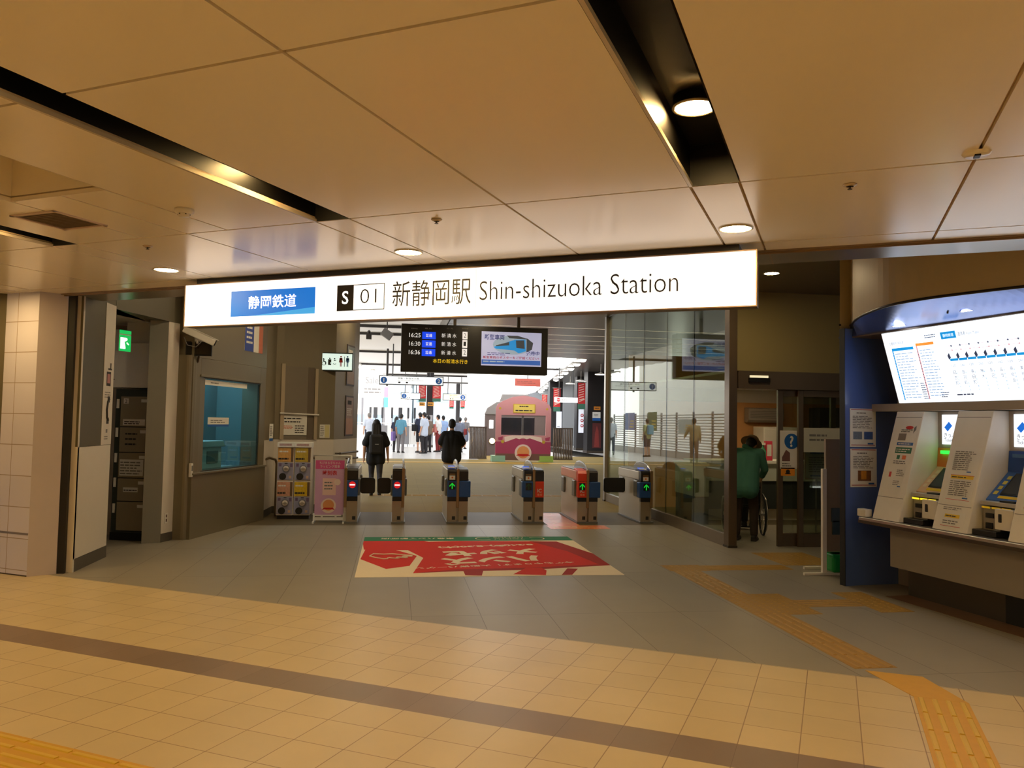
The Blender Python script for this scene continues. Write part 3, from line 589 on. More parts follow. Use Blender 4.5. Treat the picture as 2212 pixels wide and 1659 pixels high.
# notice stand behind the glass, brochure stand in front
M0 = facing((0, 10.9, 0), (1, 0, 0)); (ax, ay), (bx, by) = pxw(M0, (1742, 965), (1790, 1035))
t = thing('notice_stand', 'white framed notice on a pole stand behind the glass door', 'notice stand', (bx-.0, 10.9, 0)); w = .38; h = ay-by
MB().box((-w, -.012, by), (0, 0, ay), mat('notice_pink_frame', (214, 180, 176), .5, noise=0)).build('notice_frame', t)
b = MB().box((-w+.015, -.016, by+.015), (-.015, -.012, ay-.015), PAPER); b.build('sheet', t)
b = MB(facing((-w, -.0165, by), (1, 0, 0))); b.rect(.08, h*.78, .22, h*.07, BLUE).rect(.08, h*.08, .22, h*.05, BLUE).bars(.06, h*.2, .26, h*.5, GINK, 7); b.build('print', t)
MB().cyl((-w/2, .015, .03), (-w/2, .015, by+.1), .012, STEEL).build('pole', t); MB().lathe([(0, .03), (.14, .025), (.15, 0), (0, 0)], DSTEEL, c=(-w/2, .015, 0)).build('base', t)
YB = 8.28; M0 = facing((0, YB, 0), (1, 0, 0)); (ax, ay), (bx, by) = pxw(M0, (1781, 948), (1824, 1200)); p0 = at_z(1778, 1243)
t = thing('brochure_stand', 'tall grey brochure stand on white feet left of the navy pillar', 'stand', (p0.x, YB-.1, 0)); hz = ay
BST = mat('brochure_stand_grey', (150, 134, 112), .5, noise=.03)
MB().box((0, .0, 0), (.05, .04, 1.16), WHITE).build('post', t, .004); MB().box((.05, .02, .25), (.52, .06, hz), BST).build('board', t, .004)
MB().box((-.22, -.02, .0), (.62, .02, .03), WHITE).build('foot', t, .004); MB().box((-.02, .35, .0), (.62, .39, .03), WHITE).build('foot', t, .004); MB().box((.42, -.02, 0), (.46, .38, .45), WHITE).build('brace', t)
for i, (x, z, c) in enumerate(((.32, .95, (52, 84, 84)), (.32, .78, (48, 76, 84)), (.11, .58, (76, 92, 100)), (.33, .62, (150, 96, 56)), (.12, .44, (64, 84, 90)), (.33, .45, (120, 72, 50)))):
    MB().box((x, -.0, z), (x+.13, .02, z+.15), mat('leaflet%d' % i, c, .5, noise=.1, scale=30)).build('leaflet', t)
t = thing('plastic_box', 'green plastic box on the floor at the foot of the navy pillar', 'box', (p0.x+.1, YB-.14, .03)); o = MB().box((0, 0, 0), (.32, .2, .2), mat('green_plastic', (22, 150, 70), .35, noise=.03)).build('tub', t, .03); MB().box((-.008, -.008, .16), (.328, .208, .2), MATS['green_plastic']).build('lid', t, .01)
t = thing('shelving', 'dark grey shelving unit at the right end of the service room', 'shelf', (7.95, 14.0, 0)); DKS = mat('dark_shelving', (58, 56, 54), .5, noise=.04)
MB().box((0, 0, 0), (1.5, .4, 2.0), DKS).build('body', t, .005)
for z in (.6, 1.1, 1.6): MB().box((.02, -.03, z), (1.48, .0, z+.03), STEEL).build('shelf_edge', t)
# ================================================================ ticket machine bank at the right
TE = Vector((.12, -.99277, 0)); TN = Vector((-.99277, -.12, 0)); TO = Vector((4.69, 7.12, 0)); TD = -TN
MT = Matrix(((TE.x, TD.x, 0, TO.x), (TE.y, TD.y, 0, TO.y), (0, 0, 1, 0), (0, 0, 0, 1)))
def BT(s, d, z): return MT @ Vector((s, d, z))
SE = 3.0
ZS = 2.645
NAVY = mat('navy_end_panel', (78, 104, 176), .2, 0, spec=.8, noise=.04, scale=3, coat=.2)
o = MB().box((-.57, -.03, 0), (-.50, 1.3, ZS), NAVY).box((-.575, -.036, 0), (-.495, -.03, ZS), BLACK).build('wall_end_panel'); o.matrix_world = MT; struct(o, 'navy blue end panel of the ticket machine bay')
FASC = mat('beige_fascia', (204, 188, 154), .5, noise=.03); SOFB = mat('blue_gloss_soffit', (120, 140, 200), .2, .75, noise=.03, scale=3); APR = mat('warm_grey_apron', (140, 132, 122), .45, noise=.02)
ZS = 2.645
ZE, SD0, SZ0 = 2.69, .06, 2.565
def soff_sd(px, py): q = MT.inverted() @ at_z(px, py, ZE); return q.x, q.y
cp = [(-.575, -.03)]+[soff_sd(*q) for q in ((1832, 707), (1848, 691), (1870, 678), (1920, 660), (2000, 645), (2100, 632), (2212, 619))]
cp += [(cp[-1][0]+.35, cp[-1][1]+.17), (cp[-1][0]+.7, cp[-1][1]+.42)]; SEX = max(SE, cp[-1][0])
def smooth_pts(p, n=5):
    out = []
    for i in range(len(p)-1):
        a, b_, c, d = p[max(i-1, 0)], p[i], p[i+1], p[min(i+2, len(p)-1)]
        for k in range(n):
            t = k/n; out.append(tuple(.5*((2*b_[j])+(c[j]-a[j])*t+(2*a[j]-5*b_[j]+4*c[j]-d[j])*t*t+(3*b_[j]-a[j]-3*c[j]+d[j])*t**3) for j in (0, 1)))
    return out+[p[-1]]
cs = smooth_pts(cp); b = MB()
for p, q in zip(cs[:-1], cs[1:]):
    b.add([(*p, ZE), (*q, ZE), (*q, 3.45), (*p, 3.45)], [(0, 1, 2, 3)], FASC, True)
    b.add([(p[0], p[1], ZE), (q[0], q[1], ZE), (q[0], SD0, SZ0), (p[0], SD0, SZ0)], [(0, 3, 2, 1)], SOFB, True)
b.quad([(-.575, -.03, ZS), (-.575, 1.3, ZS), (-.575, 1.3, 3.45), (-.575, -.03, 3.45)], FASC)
b.tube([(*p, ZE) for p in cs], .012, mat('dark_valance_edge', (52, 46, 44), .4, .4, noise=0), 8)
o = b.build('wall_valance'); o.matrix_world = MT; struct(o, 'curved beige valance over the ticket machines with a glossy blue underside')
STG = mat('greige_machine_frame', (168, 158, 146), .4, .2, noise=.02)
b = MB().box((-.5, .62, 0), (SE, .72, 2.68), STG).box((-.5, .3, 1.79), (SE, .62, 1.865), STG).box((-.5, .062, 2.552), (SE, .62, 2.575), mat('taupe_header', (112, 98, 88), .4, .2, noise=0))
b.box((0, .3, 0), (SE, .4, .28), DSTEEL).box((1.1, .294, 0), (1.3, .3, .28), BLACK).box((0, .09, .285), (SE, .62, .69), APR)
o = b.build('wall_ticket_bank'); o.matrix_world = MT; struct(o, 'wall carrying the ticket machines')
o = MB().box((0, .03, -.004), (SE, .3, .002), mat('brown_floor_strip', (104, 78, 58), .5, noise=.05)).build('trim_floor'); o.matrix_world = MT; struct(o)
t = thing('machine_counter', 'long steel-edged shelf running under the ticket machines', 'shelf', M=MT.copy())
MB().box((-.3, -.03, .69), (SE, .6, .73), STEEL).build('shelf_board', t, .006); MB().box((-.3, -.034, .67), (SE, -.02, .70), DSTEEL).build('edge_strip', t); MB().box((-.32, -.03, .735), (-.2, .05, .81), CREAM).build('end_block', t, .006)
MAPW = glow('map_backlight', (236, 246, 255), 1.35)
up = (MT.to_3x3() @ Vector((0, -.21, .69))).normalized(); M = facing(BT(-.11, .3, 1.87), TE, up); FH = .715; FWD = SE+.05
t = thing('fare_map', 'wide backlit white fare map board above the ticket machines', 'map board', M=M)
MB().box((-.02, -.02, -.05), (FWD, FH+.02, -.012), STG).build('housing', t); MB().box((0, 0, -.012), (FWD, FH, 0), MAPW).build('face', t)
FL = lambda x, y: loc(M, x, y)
CY = glow('map_cyan', (20, 150, 225), .9); OR_ = glow('map_orange', (244, 150, 60), .9); MG = glow('map_grey', (110, 124, 150), .6); MD = glow('map_dark', (70, 80, 110), .5); MP = glow('map_pale', (160, 186, 220), .9); MR = glow('map_pink', (214, 160, 170), .9)
b = MB(); b.text('主要駅別 時刻表', .07, .585, .032, MD, .001, .19); b.text('Timetable for Main Stations', .29, .592, .018, MG, .001, .22); b.bars(.53, .61, .16, .04, MG, 2, .001)
b.rect(.085, .525, .28, .028, CY, .001).rect(.085, .03, .016, .5, CY, .001); b.rect(.40, .55, .22, .026, OR_, .001).rect(.40, .03, .016, .52, MR, .001)
for i in range(17):
    y = .49-.0275*i; b.rect(.088, y, .01, .008, MP, .0015).rect(.403, y, .01, .008, MD, .0015)
    b.bars(.115, y-.006, .22 if i % 3 else .26, .02, MP, 1, .001); b.bars(.43, y+.006, .19, .02, MP, 1, .001)
b.bars(.34, .03, .06, .17, MG, 8, .001); b.bars(.56, .04, .1, .06, MD, 3, .001); b.build('timetable', t)
b = MB(); b.rect(.72, .585, .17, .065, CY, .001).text('静岡鉄道', .805, .602, .03, MAPW, .0015, .12, 'C'); b.text('運賃表', .91, .598, .036, MD, .001, .085); b.text('Fare Table', 1.01, .6, .025, MG, .001, .13)
b.rect(.74, .515, 1.7, .003, MR, .001).rect(.74, .475, 1.7, .003, MR, .001)
for i in range(15):
    x = .76+.098*i; b.rect(x, .378, .09, .022, CY, .001); b.quad([(x-.01, .39, .001), (x+.015, .41, .001), (x+.005, .455, .001), (x-.02, .43, .001)], MD); b.disc((x+.05, .517, .002), .009, MG).disc((x+.05, .477, .002), .007, MR)
    b.text('%d' % (120+20*((i*7) % 14)), x, .325, .02, MG, .001, .045)
    for j, ch in enumerate(['日吉町', '音羽町', '春日町', '柚木', '長沼', '古庄', '県総合', '美術館', '草薙', '御門台', '狐ヶ崎', '桜橋', '入江岡', '新清水', '清水'][i]): b.text(ch, x+.0, .255-.05*j, .034, MD, .001, .03)
    b.bars(x+.035, .09, .012, .19, MP, 6, .001)
b.bars(.74, .05, .22, .03, MD, 1, .001).build('route_diagram', t)
def soff(px, py): return at_plane(px, py, BT(0, SD0, SZ0-.002), MT.to_3x3() @ Vector((0, .29, 1)).normalized())
for (x, y, lab) in ((1943, 704, 'small round downlight in the blue soffit above the left end of the fare map'), (2093, 672, 'small round downlight in the blue soffit at the right, above the fare board title')):
    t = thing('soffit_downlight', lab, 'ceiling light', soff(x, y)); MB().ring((0, 0, -.003), .058, .07, WHITE).build('rim', t); MB().disc((0, 0, -.004), .058, glow('soffit_lens', (255, 255, 255), 16), (0, 0, -1)).build('lens', t)
t = thing('sprinkler', 'dark sprinkler head in the blue soffit between its two lamps', 'sprinkler', soff(2047, 670)); MB().lathe([(0, 0), (.03, 0), (.026, -.008), (0, -.01)], DSTEEL).build('plate', t); MB().cyl((0, 0, -.008), (0, 0, -.03), .008, DSTEEL).build('nozzle', t)
# notices on the navy panel
M0 = facing(BT(-.4945, 0, 0), TD)
for (q, lab, pics) in ((((1836, 882), (1892, 966)), 'upper white notice on the navy panel with two small pictures', 2), (((1837, 969), (1894, 1052)), 'lower white notice on the navy panel with one orange picture', 1)):
    (ax, ay), (bx, by) = pxw(M0, *q); w, h = bx-ax, ay-by; o = M0 @ Vector((ax, by, 0)); t = sheet('notice', lab, 'notice', facing(o, TD), w, h, PAPER)
    b = MB(); lr = mat('notice_red_line', (170, 80, 84), .5, noise=0)
    b.rect(.04*w, .96*h, .92*w, .008, lr).rect(.04*w, .04*h, .92*w, .008, lr).bars(.25*w, .86*h, .5*w, .05*h, INK, 1).bars(.1*w, .48*h, .8*w, .34*h, GINK, 8).rect(.68*w, .07*h, .22*w, .04*h, BLUE)
    b.build('print', t); b = MB()
    if pics == 2: b.rect(.12*w, .2*h, .34*w, .2*h, mat('picture_grey_blue', (110, 124, 146), .5, noise=.3, scale=60)).rect(.54*w, .2*h, .34*w, .2*h, mat('picture_blue', (60, 90, 150), .5, noise=.4, scale=50))
    else: b.rect(.28*w, .16*h, .5*w, .27*h, mat('picture_brown', (120, 76, 44), .5, noise=.4, scale=40)).rect(.4*w, .2*h, .2*w, .22*h, mat('picture_orange', (206, 140, 50), .5, noise=.2, scale=40), .0015)
    b.build('picture', t)
# dividers (sloped fins) and machines
FINL = math.hypot(.3, 1.05); FUP = Vector((0, .3, 1.05)).normalized()
def divider(s0, s1, label):
    t = thing('machine_divider', label, 'machine divider', M=MT.copy()); b = MB()
    b.prism([(s0, 0, .732), (s0, .3, 1.785), (s0, .61, 1.785), (s0, .61, .732)], (s1-s0, 0, 0), CREAM); b.build('body', t, .006)
    MF = Matrix(((1, 0, 0, s0), (0, FUP.y, -FUP.z, 0), (0, FUP.z, FUP.y, .732), (0, 0, 0, 1))); b = MB(MF); w = s1-s0
    b.rect(.01, .225, w-.02, .005, GINK, .001).rect(.01, 1.03, w-.02, .005, GINK, .001); b.build('seam', t); return t, MF, w
def fs(t, nm, MF, x, y, w, h, base, fn):
    b = MB(MF @ Matrix.Translation((x, y, .0015))); b.box((0, 0, -.001), (w, h, 0), base); fn(b, w, h); b.build(nm, t)
t, MF, w = divider(-.14, .215, 'sloped cream divider at the left end of the ticket machines, with small stickers')
fs(t, 'sticker', MF, .10, .80, .22, .16, CREAM, lambda b, w, h: b.disc((.12, .13, .001), .05, RED, ry=.018).rect(.0, .0, .1, .07, mat('sticker_grey', (130, 120, 112), .5, noise=.2)).bars(.02, .08, .16, .035, INK, 2).quad([(.18, .07, .001), (.21, .11, .001), (.205, .15, .001), (.18, .13, .001)], GINK))
fs(t, 'sticker', MF, .10, .75, .21, .03, BLUE, lambda b, w, h: b.bars(.02, .005, .16, .02, PAPER, 1))
fs(t, 'sticker', MF, .10, .67, .21, .06, GREEN, lambda b, w, h: b.bars(.01, .01, .18, .04, PAPER, 2))
fs(t, 'sticker', MF, .11, .56, .20, .10, CREAM, lambda b, w, h: b.rect(.03, .05, .04, .04, GREEN).rect(.1, .05, .05, .04, mat('sticker_orange', (222, 110, 60), .5, noise=0)).bars(0, .0, .2, .04, GINK, 2))
fs(t, 'sticker', MF, .08, .40, .06, .08, CREAM, lambda b, w, h: b.rect(.01, .03, .03, .05, RED)); fs(t, 'sticker', MF, .18, .43, .11, .09, PAPER, lambda b, w, h: b.bars(.005, .01, .1, .07, GINK, 4)); fs(t, 'sticker', MF, .16, .33, .12, .08, PAPER, lambda b, w, h: b.bars(.005, .02, .1, .05, GINK, 3).rect(.07, .005, .04, .012, BLUE)); fs(t, 'sticker', MF, .14, .235, .15, .10, PAPER, lambda b, w, h: b.bars(.01, .01, .13, .08, CREAM, 5))
def big_note(b, w, h):
    b.bars(.06*w, .58*h, .8*w, .36*h, GINK, 10).rect(.62*w, .55*h, .16*w, .02*h, BLUE).rect(.08*w, .43*h, .84*w, .06*h, YEL, .0012).bars(.12*w, .44*h, .7*w, .04*h, INK, 1, .002).bars(.1*w, .12*h, .8*w, .28*h, GINK, 8).rect(.66*w, .08*h, .2*w, .025*h, BLUE).rect(.06*w, .49*h, .88*w, .004, RED).rect(.06*w, .05*h, .88*w, .004, RED)
t, MF, w = divider(.62, 1.0, 'sloped cream divider between the two ticket machines, with a long notice in a clear sleeve')
fs(t, 'notice', MF, .06, .255, .29, .50, PAPER, big_note)
fs(t, 'notice', MF, .06, .03, .27, .14, PAPER, lambda b, w, h: b.rect(.05, .09, .16, .03, YEL).bars(.06, .095, .14, .02, INK, 1, .002).bars(.04, .03, .2, .04, GINK, 2).rect(.02, .012, .22, .004, RED)); fs(t, 'notice', MF, .08, .185, .2, .03, CREAM, lambda b, w, h: b.bars(.0, .0, .2, .03, GINK, 2))
t, MF, w = divider(1.40, 1.78, 'sloped cream divider at the right edge of the picture'); fs(t, 'notice', MF, .06, .255, .29, .50, PAPER, big_note)
def machine(s0, label, accent, acc2, lampcol):
    t = thing('ticket_machine', label, 'ticket machine', M=MT @ Matrix.Translation((s0+.003, 0, 0))); w = .398; A = mat('accent_%s' % acc2, accent, .35, noise=.02)
    MB().box((0, .46, 1.44), (w, .61, 1.785), STG).box((0, .3, .732), (w, .61, .98), CREAM).build('housing', t)
    b = MB(); b.box((.06, .445, 1.475), (w-.0, .458, 1.755), glow('ticket_lightbox', (240, 246, 255), 1.15)); b.build('lightbox', t)
    b = MB(Matrix(((1, 0, 0, .06), (0, 0, -1, .444), (0, 1, 0, 1.475), (0, 0, 0, 1))))
    K = glow('ticket_blue', (20, 110, 220), .8); b.quad([(.03, .16, .001), (.085, .215, .001), (.125, .175, .001), (.07, .12, .001)], K)
    b.text('きっぷ', .03, .065, .045, INK, .001, .13); b.text('Tickets', .03, .025, .03, GINK, .001, .11); b.bars(.2, .16, .12, .06, INK, 2); b.rect(.2, .03, .12, .09, GREEN).bars(.21, .04, .1, .07, PAPER, 3, .0015); b.build('print', t)
    b = MB(); b.prism([(0, .455, 1.44), (0, .44, 1.26), (0, .6, 1.26), (0, .6, 1.44)], (w, 0, 0), A); b.build('accent_panel', t)
    b = MB(); b.box((.06, .425, 1.385), (.21, .452, 1.415), glow('lamp_%s' % acc2, lampcol, 2.2 if acc2 == 'orange' else .15)); b.build('status_lamp', t)
    b = MB(); b.prism([(0, .44, 1.26), (0, .2, 1.03), (0, .2, .99), (0, .6, .99), (0, .6, 1.26)], (w, 0, 0), mat('slope_%s' % acc2, (226, 190, 150) if acc2 == 'orange' else (60, 110, 190), .4, noise=.02)); b.build('sloped_panel', t, .004)
    u = Vector((0, .24, .23)).normalized(); MS = Matrix(((1, 0, 0, 0), (0, u.y, -u.z, .2), (0, u.z, u.y, 1.03), (0, 0, 0, 1)))
    b = MB(MS); b.box((.10, .06, 0), (w-.04, .315, .006), BLACK); b.box((.115, .075, .006), (w-.055, .30, .0075), mat('dark_screen', (44, 54, 58), .12, noise=.1)); b.build('touch_screen', t)
    b = MB(MS); b.rect(.10, .02, .27, .03, YEL, .002); b.build('yellow_strip', t); b = MB(MS)
    for i in range(4): b.rect(.03+.006*i, .06+.06*i, .04, .04, mat('key_%s' % acc2, (236, 216, 180) if acc2 == 'orange' else (210, 200, 90), .4, noise=0), .003)
    b.build('keys', t)
    MB().box((.02, .12, .985), (w-.02, .34, 1.02), mat('shelf_grey', (190, 188, 184), .35, .3, noise=0)).box((.2, .13, 1.0), (w-.06, .2, 1.035), BLACK).build('tray', t, .005)
    b = MB(); b.box((.03, .14, .76), (.2, .3, .97), mat('coin_unit', (150, 146, 140), .4, .3, noise=0)); b.box((.06, .13, .88), (.14, .142, .92), BLACK).box((.06, .13, .79), (.13, .142, .84), BLACK); b.build('coin_unit', t, .004)
    b = MB(); b.box((.2, .08, .80), (w-.02, .3, .97), CREAM).box((.24, .072, .86), (.27, .082, .93), BLACK).box((.0, .05, .733), (.24, .3, .78), BLACK); b.build('change_tray', t, .005)
    b = MB()
    for i in range(3): b.box((.04+.1*i, .115, .96), (.12+.1*i, .122, .975), glow('coin_lamp_%s' % acc2, (255, 220, 40), 1.2 if acc2 == 'orange' else .1))
    b.build('coin_lamps', t)
machine(.215, 'ticket machine with an orange panel and a lit green lamp', (226, 132, 60), 'orange', (40, 255, 60))
machine(1.0, 'ticket machine with a blue panel at the right edge', (40, 84, 170), 'blue', (60, 90, 120))
# ================================================================ ticket gates
GSIDE = mat('gate_silver_side', (206, 200, 190), .35, .35, noise=.02); GSS = mat('gate_stainless', (170, 160, 144), .3, .7, noise=.05); GBLK = mat('gate_black', (22, 22, 24), .3, noise=0); GBLU = mat('gate_blue', (26, 74, 140), .35, noise=.02)
GORG = mat('gate_orange', (226, 62, 28), .35, noise=.02); GPINK = mat('gate_salmon_side', (226, 150, 120), .4, noise=.02); GTOP = mat('gate_grey_top', (120, 120, 118), .35, .3, noise=.02); ARW = glow('gate_green_arrow', (20, 220, 60), .55); ARWD = mat('gate_dim_arrow', (24, 70, 40), .5, noise=0)
REDL = glow('gate_red_light', (220, 30, 36), .5); GUARD = mat('gate_smoked_guard', (70, 80, 110), .12, .2, noise=0, coat=.5)
def half(t, x0, x1, side, top='black', low='blue', mark=None, pad=False, box=False, boxside=1):
    """one half of a gate: x0..x1 across, front face at y = 0"""
    LO = {'blue': GBLU, 'orange': GORG}[low]; TP = {'black': GBLK, 'orange': GORG}[top]
    MB().box((x0, 0, .03), (x1, .06, .35), GSS).box((x0+.55*(x1-x0), -.003, .06), (x0+.55*(x1-x0)+.05, 0, .115), INK).build('lower_panel', t, .004)
    MB().box((x0, -.012, .35), (x1, .06, .418), GBLK).build('black_band', t, .003)
    b = MB(); yb = -.05 if box else -.014; sx = .035 if box else 0
    b.box((x0-(sx if boxside < 0 else 0), yb, .418), (x1+(sx if boxside > 0 else 0), .10, .672), LO); cpl = b.build('colour_panel', t, .012 if box else .004)
    b = MB(); b.prism([(x0, -.014, .675), (x0, -.014, .80 if top == 'orange' else .822), (x0, .03, .85), (x0, .3, .875), (x0, .3, .675)], (x1-x0, 0, 0), TP); b.build('head', t, .004)
    b = MB()
    if mark == 'stop': c = ((x0+x1)/2, yb-.003, .60); b.disc(c, .052, REDL, (0, -1, 0)); b.box((c[0]-.04, yb-.005, .59), (c[0]+.04, yb-.0035, .61), LW_)
    if mark in ('arrow', 'dim'):
        c = (x0+x1)/2; m = ARW if mark == 'arrow' else ARWD; y = yb-.004; z = .60
        b.box((c-.05, y+.001, z-.065), (c+.05, yb, z+.05), GBLK); b.box((c-.008, y-.001, z-.055), (c+.008, y+.001, z+.03), m)
        for q in (-1, 1): b.prism([(c, y, z+.042), (c+q*.042, y, z), (c+q*.042, y, z-.022), (c, y, z+.018)], (0, .0015, 0), m)
    if b.v: b.build('indicator', cpl)
    if low == 'orange':
        MB(Matrix(((1, 0, 0, (x0+x1)/2), (0, 0, -1, yb-.001), (0, 1, 0, .43), (0, 0, 0, 1)))).text('IC', 0, .065, .06, PAPER, .001, None, 'C', .02).text('専用', 0, .012, .038, mat('ic_pale', (246, 190, 150), .5, noise=0), .001, None, 'C').build('lettering', cpl)
    if pad:
        MB().box(((x0+x1)/2-.045, -.018, .69), ((x0+x1)/2+.045, -.014, .755), PAPER).box(((x0+x1)/2-.045, -.02, .765), ((x0+x1)/2+.045, -.014, .785), mat('slot_brown', (120, 90, 50), .4, noise=0)).disc(((x0+x1)/2, -.0185, .725), .015, mat('pad_orange', (220, 120, 60), .5, noise=0), (0, -1, 0)).build('ticket_slot', t)
        MB(Matrix.Rotation(.1, 4, 'X')).disc(((x0+x1)/2, .24, .858), .068, LW_ if False else PAPER).disc(((x0+x1)/2, .24, .859), .04, mat('reader_grey', (190, 190, 180), .4, noise=0)).box(((x0+x1)/2-.05, .32, .85), ((x0+x1)/2+.05, .38, .859), glow('reader_blue', (30, 90, 230), .9)).build('card_reader', t)
def gate(X, w, label, left=None, right=None, flaps=(), length=1.3, rail=None, group='ticket gates across the hall', paper=False):
    t = thing('ticket_gate', label, 'ticket gate', (X, 12.62, 0), 0, group); xm = w*.5; s = .02
    xa = 0 if left else xm-.03; xb = w if right else xm+.03; MB().box((xa-.008, -.01, 0), (xb+.008, length, .03), GTOP).build('plinth', t, .003)
    MB().box((xa+.004, .06, .03), (xb-.004, length-.01, .80), GSIDE).build('cabinet', t, .006)
    b = MB().box((xa-.006, .10, .70), (xb+.006, length, .845), rail or GSIDE); b.build('upper_rail', t, .012)
    MB().box((xa+.01, .3, .845), (xb-.01, length-.03, .862), GTOP).build('top_cover', t, .006)
    for y in (.12, .95):
        for q in ((xa-.03, xa+.004), (xb-.004, xb+.03)): MB().box((q[0], y, .42), (q[1], y+.20, .69), GTOP).build('flap_housing', t, .02)
    MB().box((xm-.022, -.022, .25), (xm+.022, .05, .86), mat('gate_centre_post', (150, 124, 92), .35, .7, noise=0)).build('centre_post', t, .006)
    b = MB(); pr = [(xm-.014, y, z) for y, z in ((.0, .84), (.05, .872), (.18, .93), (.36, .965), (.6, .975), (.8, .955), (.92, .90), (.96, .85))]; b.prism(pr, (.028, 0, 0), GUARD); b.build('guard', t, .004)
    MB().tube([(xm, y, z+.004) for _, y, z in pr], .009, STEEL, 8).build('guard_rim', t)
    if left: half(t, 0, xm-s, -1, **left)
    if right: half(t, xm+s, w, 1, **right)
    for (x0, x1, y) in flaps:
        b = MB(); pts = rrect(min(x0, x1), .44, abs(x1-x0), .25, .04); b.prism([(px_, y, pz) for px_, pz in pts], (0, .03, 0), BLACK); b.build('flap', t, .004)
    if paper: MB(Matrix.Translation((.0, 0, 0))).box((.02, .02, .853), (.14, .26, .858), PAPER).build('paper', t)
    return t
gate(-.74, .21, 'ticket gate beside the pink notice board, red no-entry light and black flap', right=None, left=dict(mark='stop'), flaps=[(.20, .47, .28)]) if False else None
t = gate(-.905, .37, 'leftmost ticket gate, beside the pink notice board, with a red no-entry light', right=dict(mark='stop'), flaps=[(.40, .63, .28)])
gate(.0, .33, 'second ticket gate from the left, red no-entry light on its left half', left=dict(mark='stop'), right=dict(), flaps=[(-.03, -.24, .28)], paper=True)
gate(.86, .325, 'third ticket gate from the left, green arrow and a bulging blue panel on its right', left=dict(mark='arrow', pad=True), right=dict(box=True))
gate(2.08, .325, 'fourth ticket gate from the left, dim arrow left and orange panel right', left=dict(mark='dim', pad=True, box=True, boxside=-1), right=dict(low='orange'))
gate(2.965, .33, 'ticket gate with an orange head, salmon rail and orange front, standing on the orange sticker', left=dict(top='orange', low='orange', mark='arrow', pad=False), right=dict(box=True), rail=GPINK)
gate(4.02, .36, 'rightmost ticket gate against the glass with a large black flap', left=dict(mark='arrow', pad=True, box=True, boxside=-1), flaps=[(-.04, -.42, .75)])

# ================================================================ left side: sign strip, lockers, exit sign, camera, monitor
M0 = facing((-3.1975, 9.36, 1.275), (0, 1, 0)); t = thing('wall_sign', 'tall narrow white sign strip with a locker symbol and a telephone handset', 'sign', M=M0)
wS, hS = .31, 1.585; MB().box((0, 0, -.004), (wS, hS, 0), WHITEP).build('sheet', t)
L0 = lambda x, y: loc(M0, x, y)[1]
b = MB(); z1 = L0(237, 815)
b.box((.09, z1-.10, 0), (.22, z1+.06, .0015), INK).box((.11, z1-.07, .0015), (.2, z1+.035, .002), mat('symbol_pinkish', (180, 120, 120), .5, noise=0)).box((.13, z1+.08, 0), (.24, z1+.10, .0015), INK).box((.19, z1+.1, 0), (.22, z1+.16, .0015), INK).bars(.05, z1-.24, .2, .08, GINK, 3)
b.build('locker_symbol', t); z2 = L0(237, 885)
b = MB().tube([(.19, z2+.12, .002), (.15, z2+.09, .002), (.125, z2, .002), (.14, z2-.09, .002), (.18, z2-.12, .002)], .014, INK, 6).box((.15, z2+.08, .0), (.215, z2+.15, .003), INK).box((.14, z2-.16, .0), (.205, z2-.09, .003), INK).rect(.13, z2-.26, .05, .04, GINK).bars(.08, z2-.34, .15, .05, GINK, 2); b.build('telephone_symbol', t)
LK = mat('locker_beige', (150, 140, 118), .45, .1, noise=.02); LKD = mat('locker_dark_green', (52, 58, 50), .5, noise=0)
MLK = facing((-3.60, 10.98, 0), (.97, -.24, 0))
t = thing('coin_locker', 'beige column of coin lockers with white labels in the doorway', 'locker', M=MLK); zs = [.12, .50, .80, 1.13, 1.46, 1.86]
MB().box((-.0, 0, -.35), (.47, 1.95, -.02), LKD).build('cabinet', t); MB().box((0, 0, -.02), (.47, .10, -.002), BLACK).build('plinth', t)
for i in range(5):
    dr = MB().box((.08, zs[i]+.006, -.02), (.465, zs[i+1]-.006, 0), LK).build('door', t, .005); b = MB(); y = zs[i]; h = zs[i+1]-y
    b.box((.36, y+h-.08, 0), (.44, y+h-.04, .002), WHITE).box((.02, y+h*.6, -.02), (.05, y+h*.6+.12, -.005), WHITE)
    if i == 4: b.box((.12, y+h-.1, 0), (.19, y+h-.03, .002), CREAM).text('2', .14, y+h-.09, .045, INK, .003).box((.12, y+.02, 0), (.42, y+.1, .002), CREAM).bars(.14, y+.03, .26, .05, INK, 2, .003)
    if i == 3: b.bars(.16, y+.08, .2, .2, INK, 3, .002, .3)
    if i == 2: b.box((.1, y+.03, 0), (.42, y+.24, .002), PAPER).bars(.11, y+.04, .3, .18, GINK, 5, .003)
    if i == 1: b.box((.16, y+.12, 0), (.36, y+.18, .002), PAPER).bars(.17, y+.13, .18, .03, INK, 1, .003)
    b.build('label', dr)
t = thing('wall_cabinet', 'plain white cabinet above the coin lockers', 'cabinet', M=facing((-3.66, 10.99, 1.97), (.97, -.24, 0))); MB().box((0, 0, -.3), (.52, .58, 0), WHITE).build('body', t, .004); MB().box((.015, .015, 0), (.505, .565, .006), WHITE).box((.02, .1, .006), (.05, .11, .02), DSTEEL).build('door', t)
struct(MB().box((-3.5, 11.02, 2.56), (-3.0, 11.4, 2.83), CREAM).build('trim_duct'))
p = at_y(263, 733, 10.3); t = thing('exit_sign', 'small glowing green emergency exit sign in the doorway', 'exit sign', M=facing((p.x-.03, 10.3, p.z-.14), (.40, .92, 0)))
MB().box((0, 0, -.05), (.2, .26, -.001), WHITE).build('housing', t); EG = glow('exit_green', (10, 170, 80), 1.0)
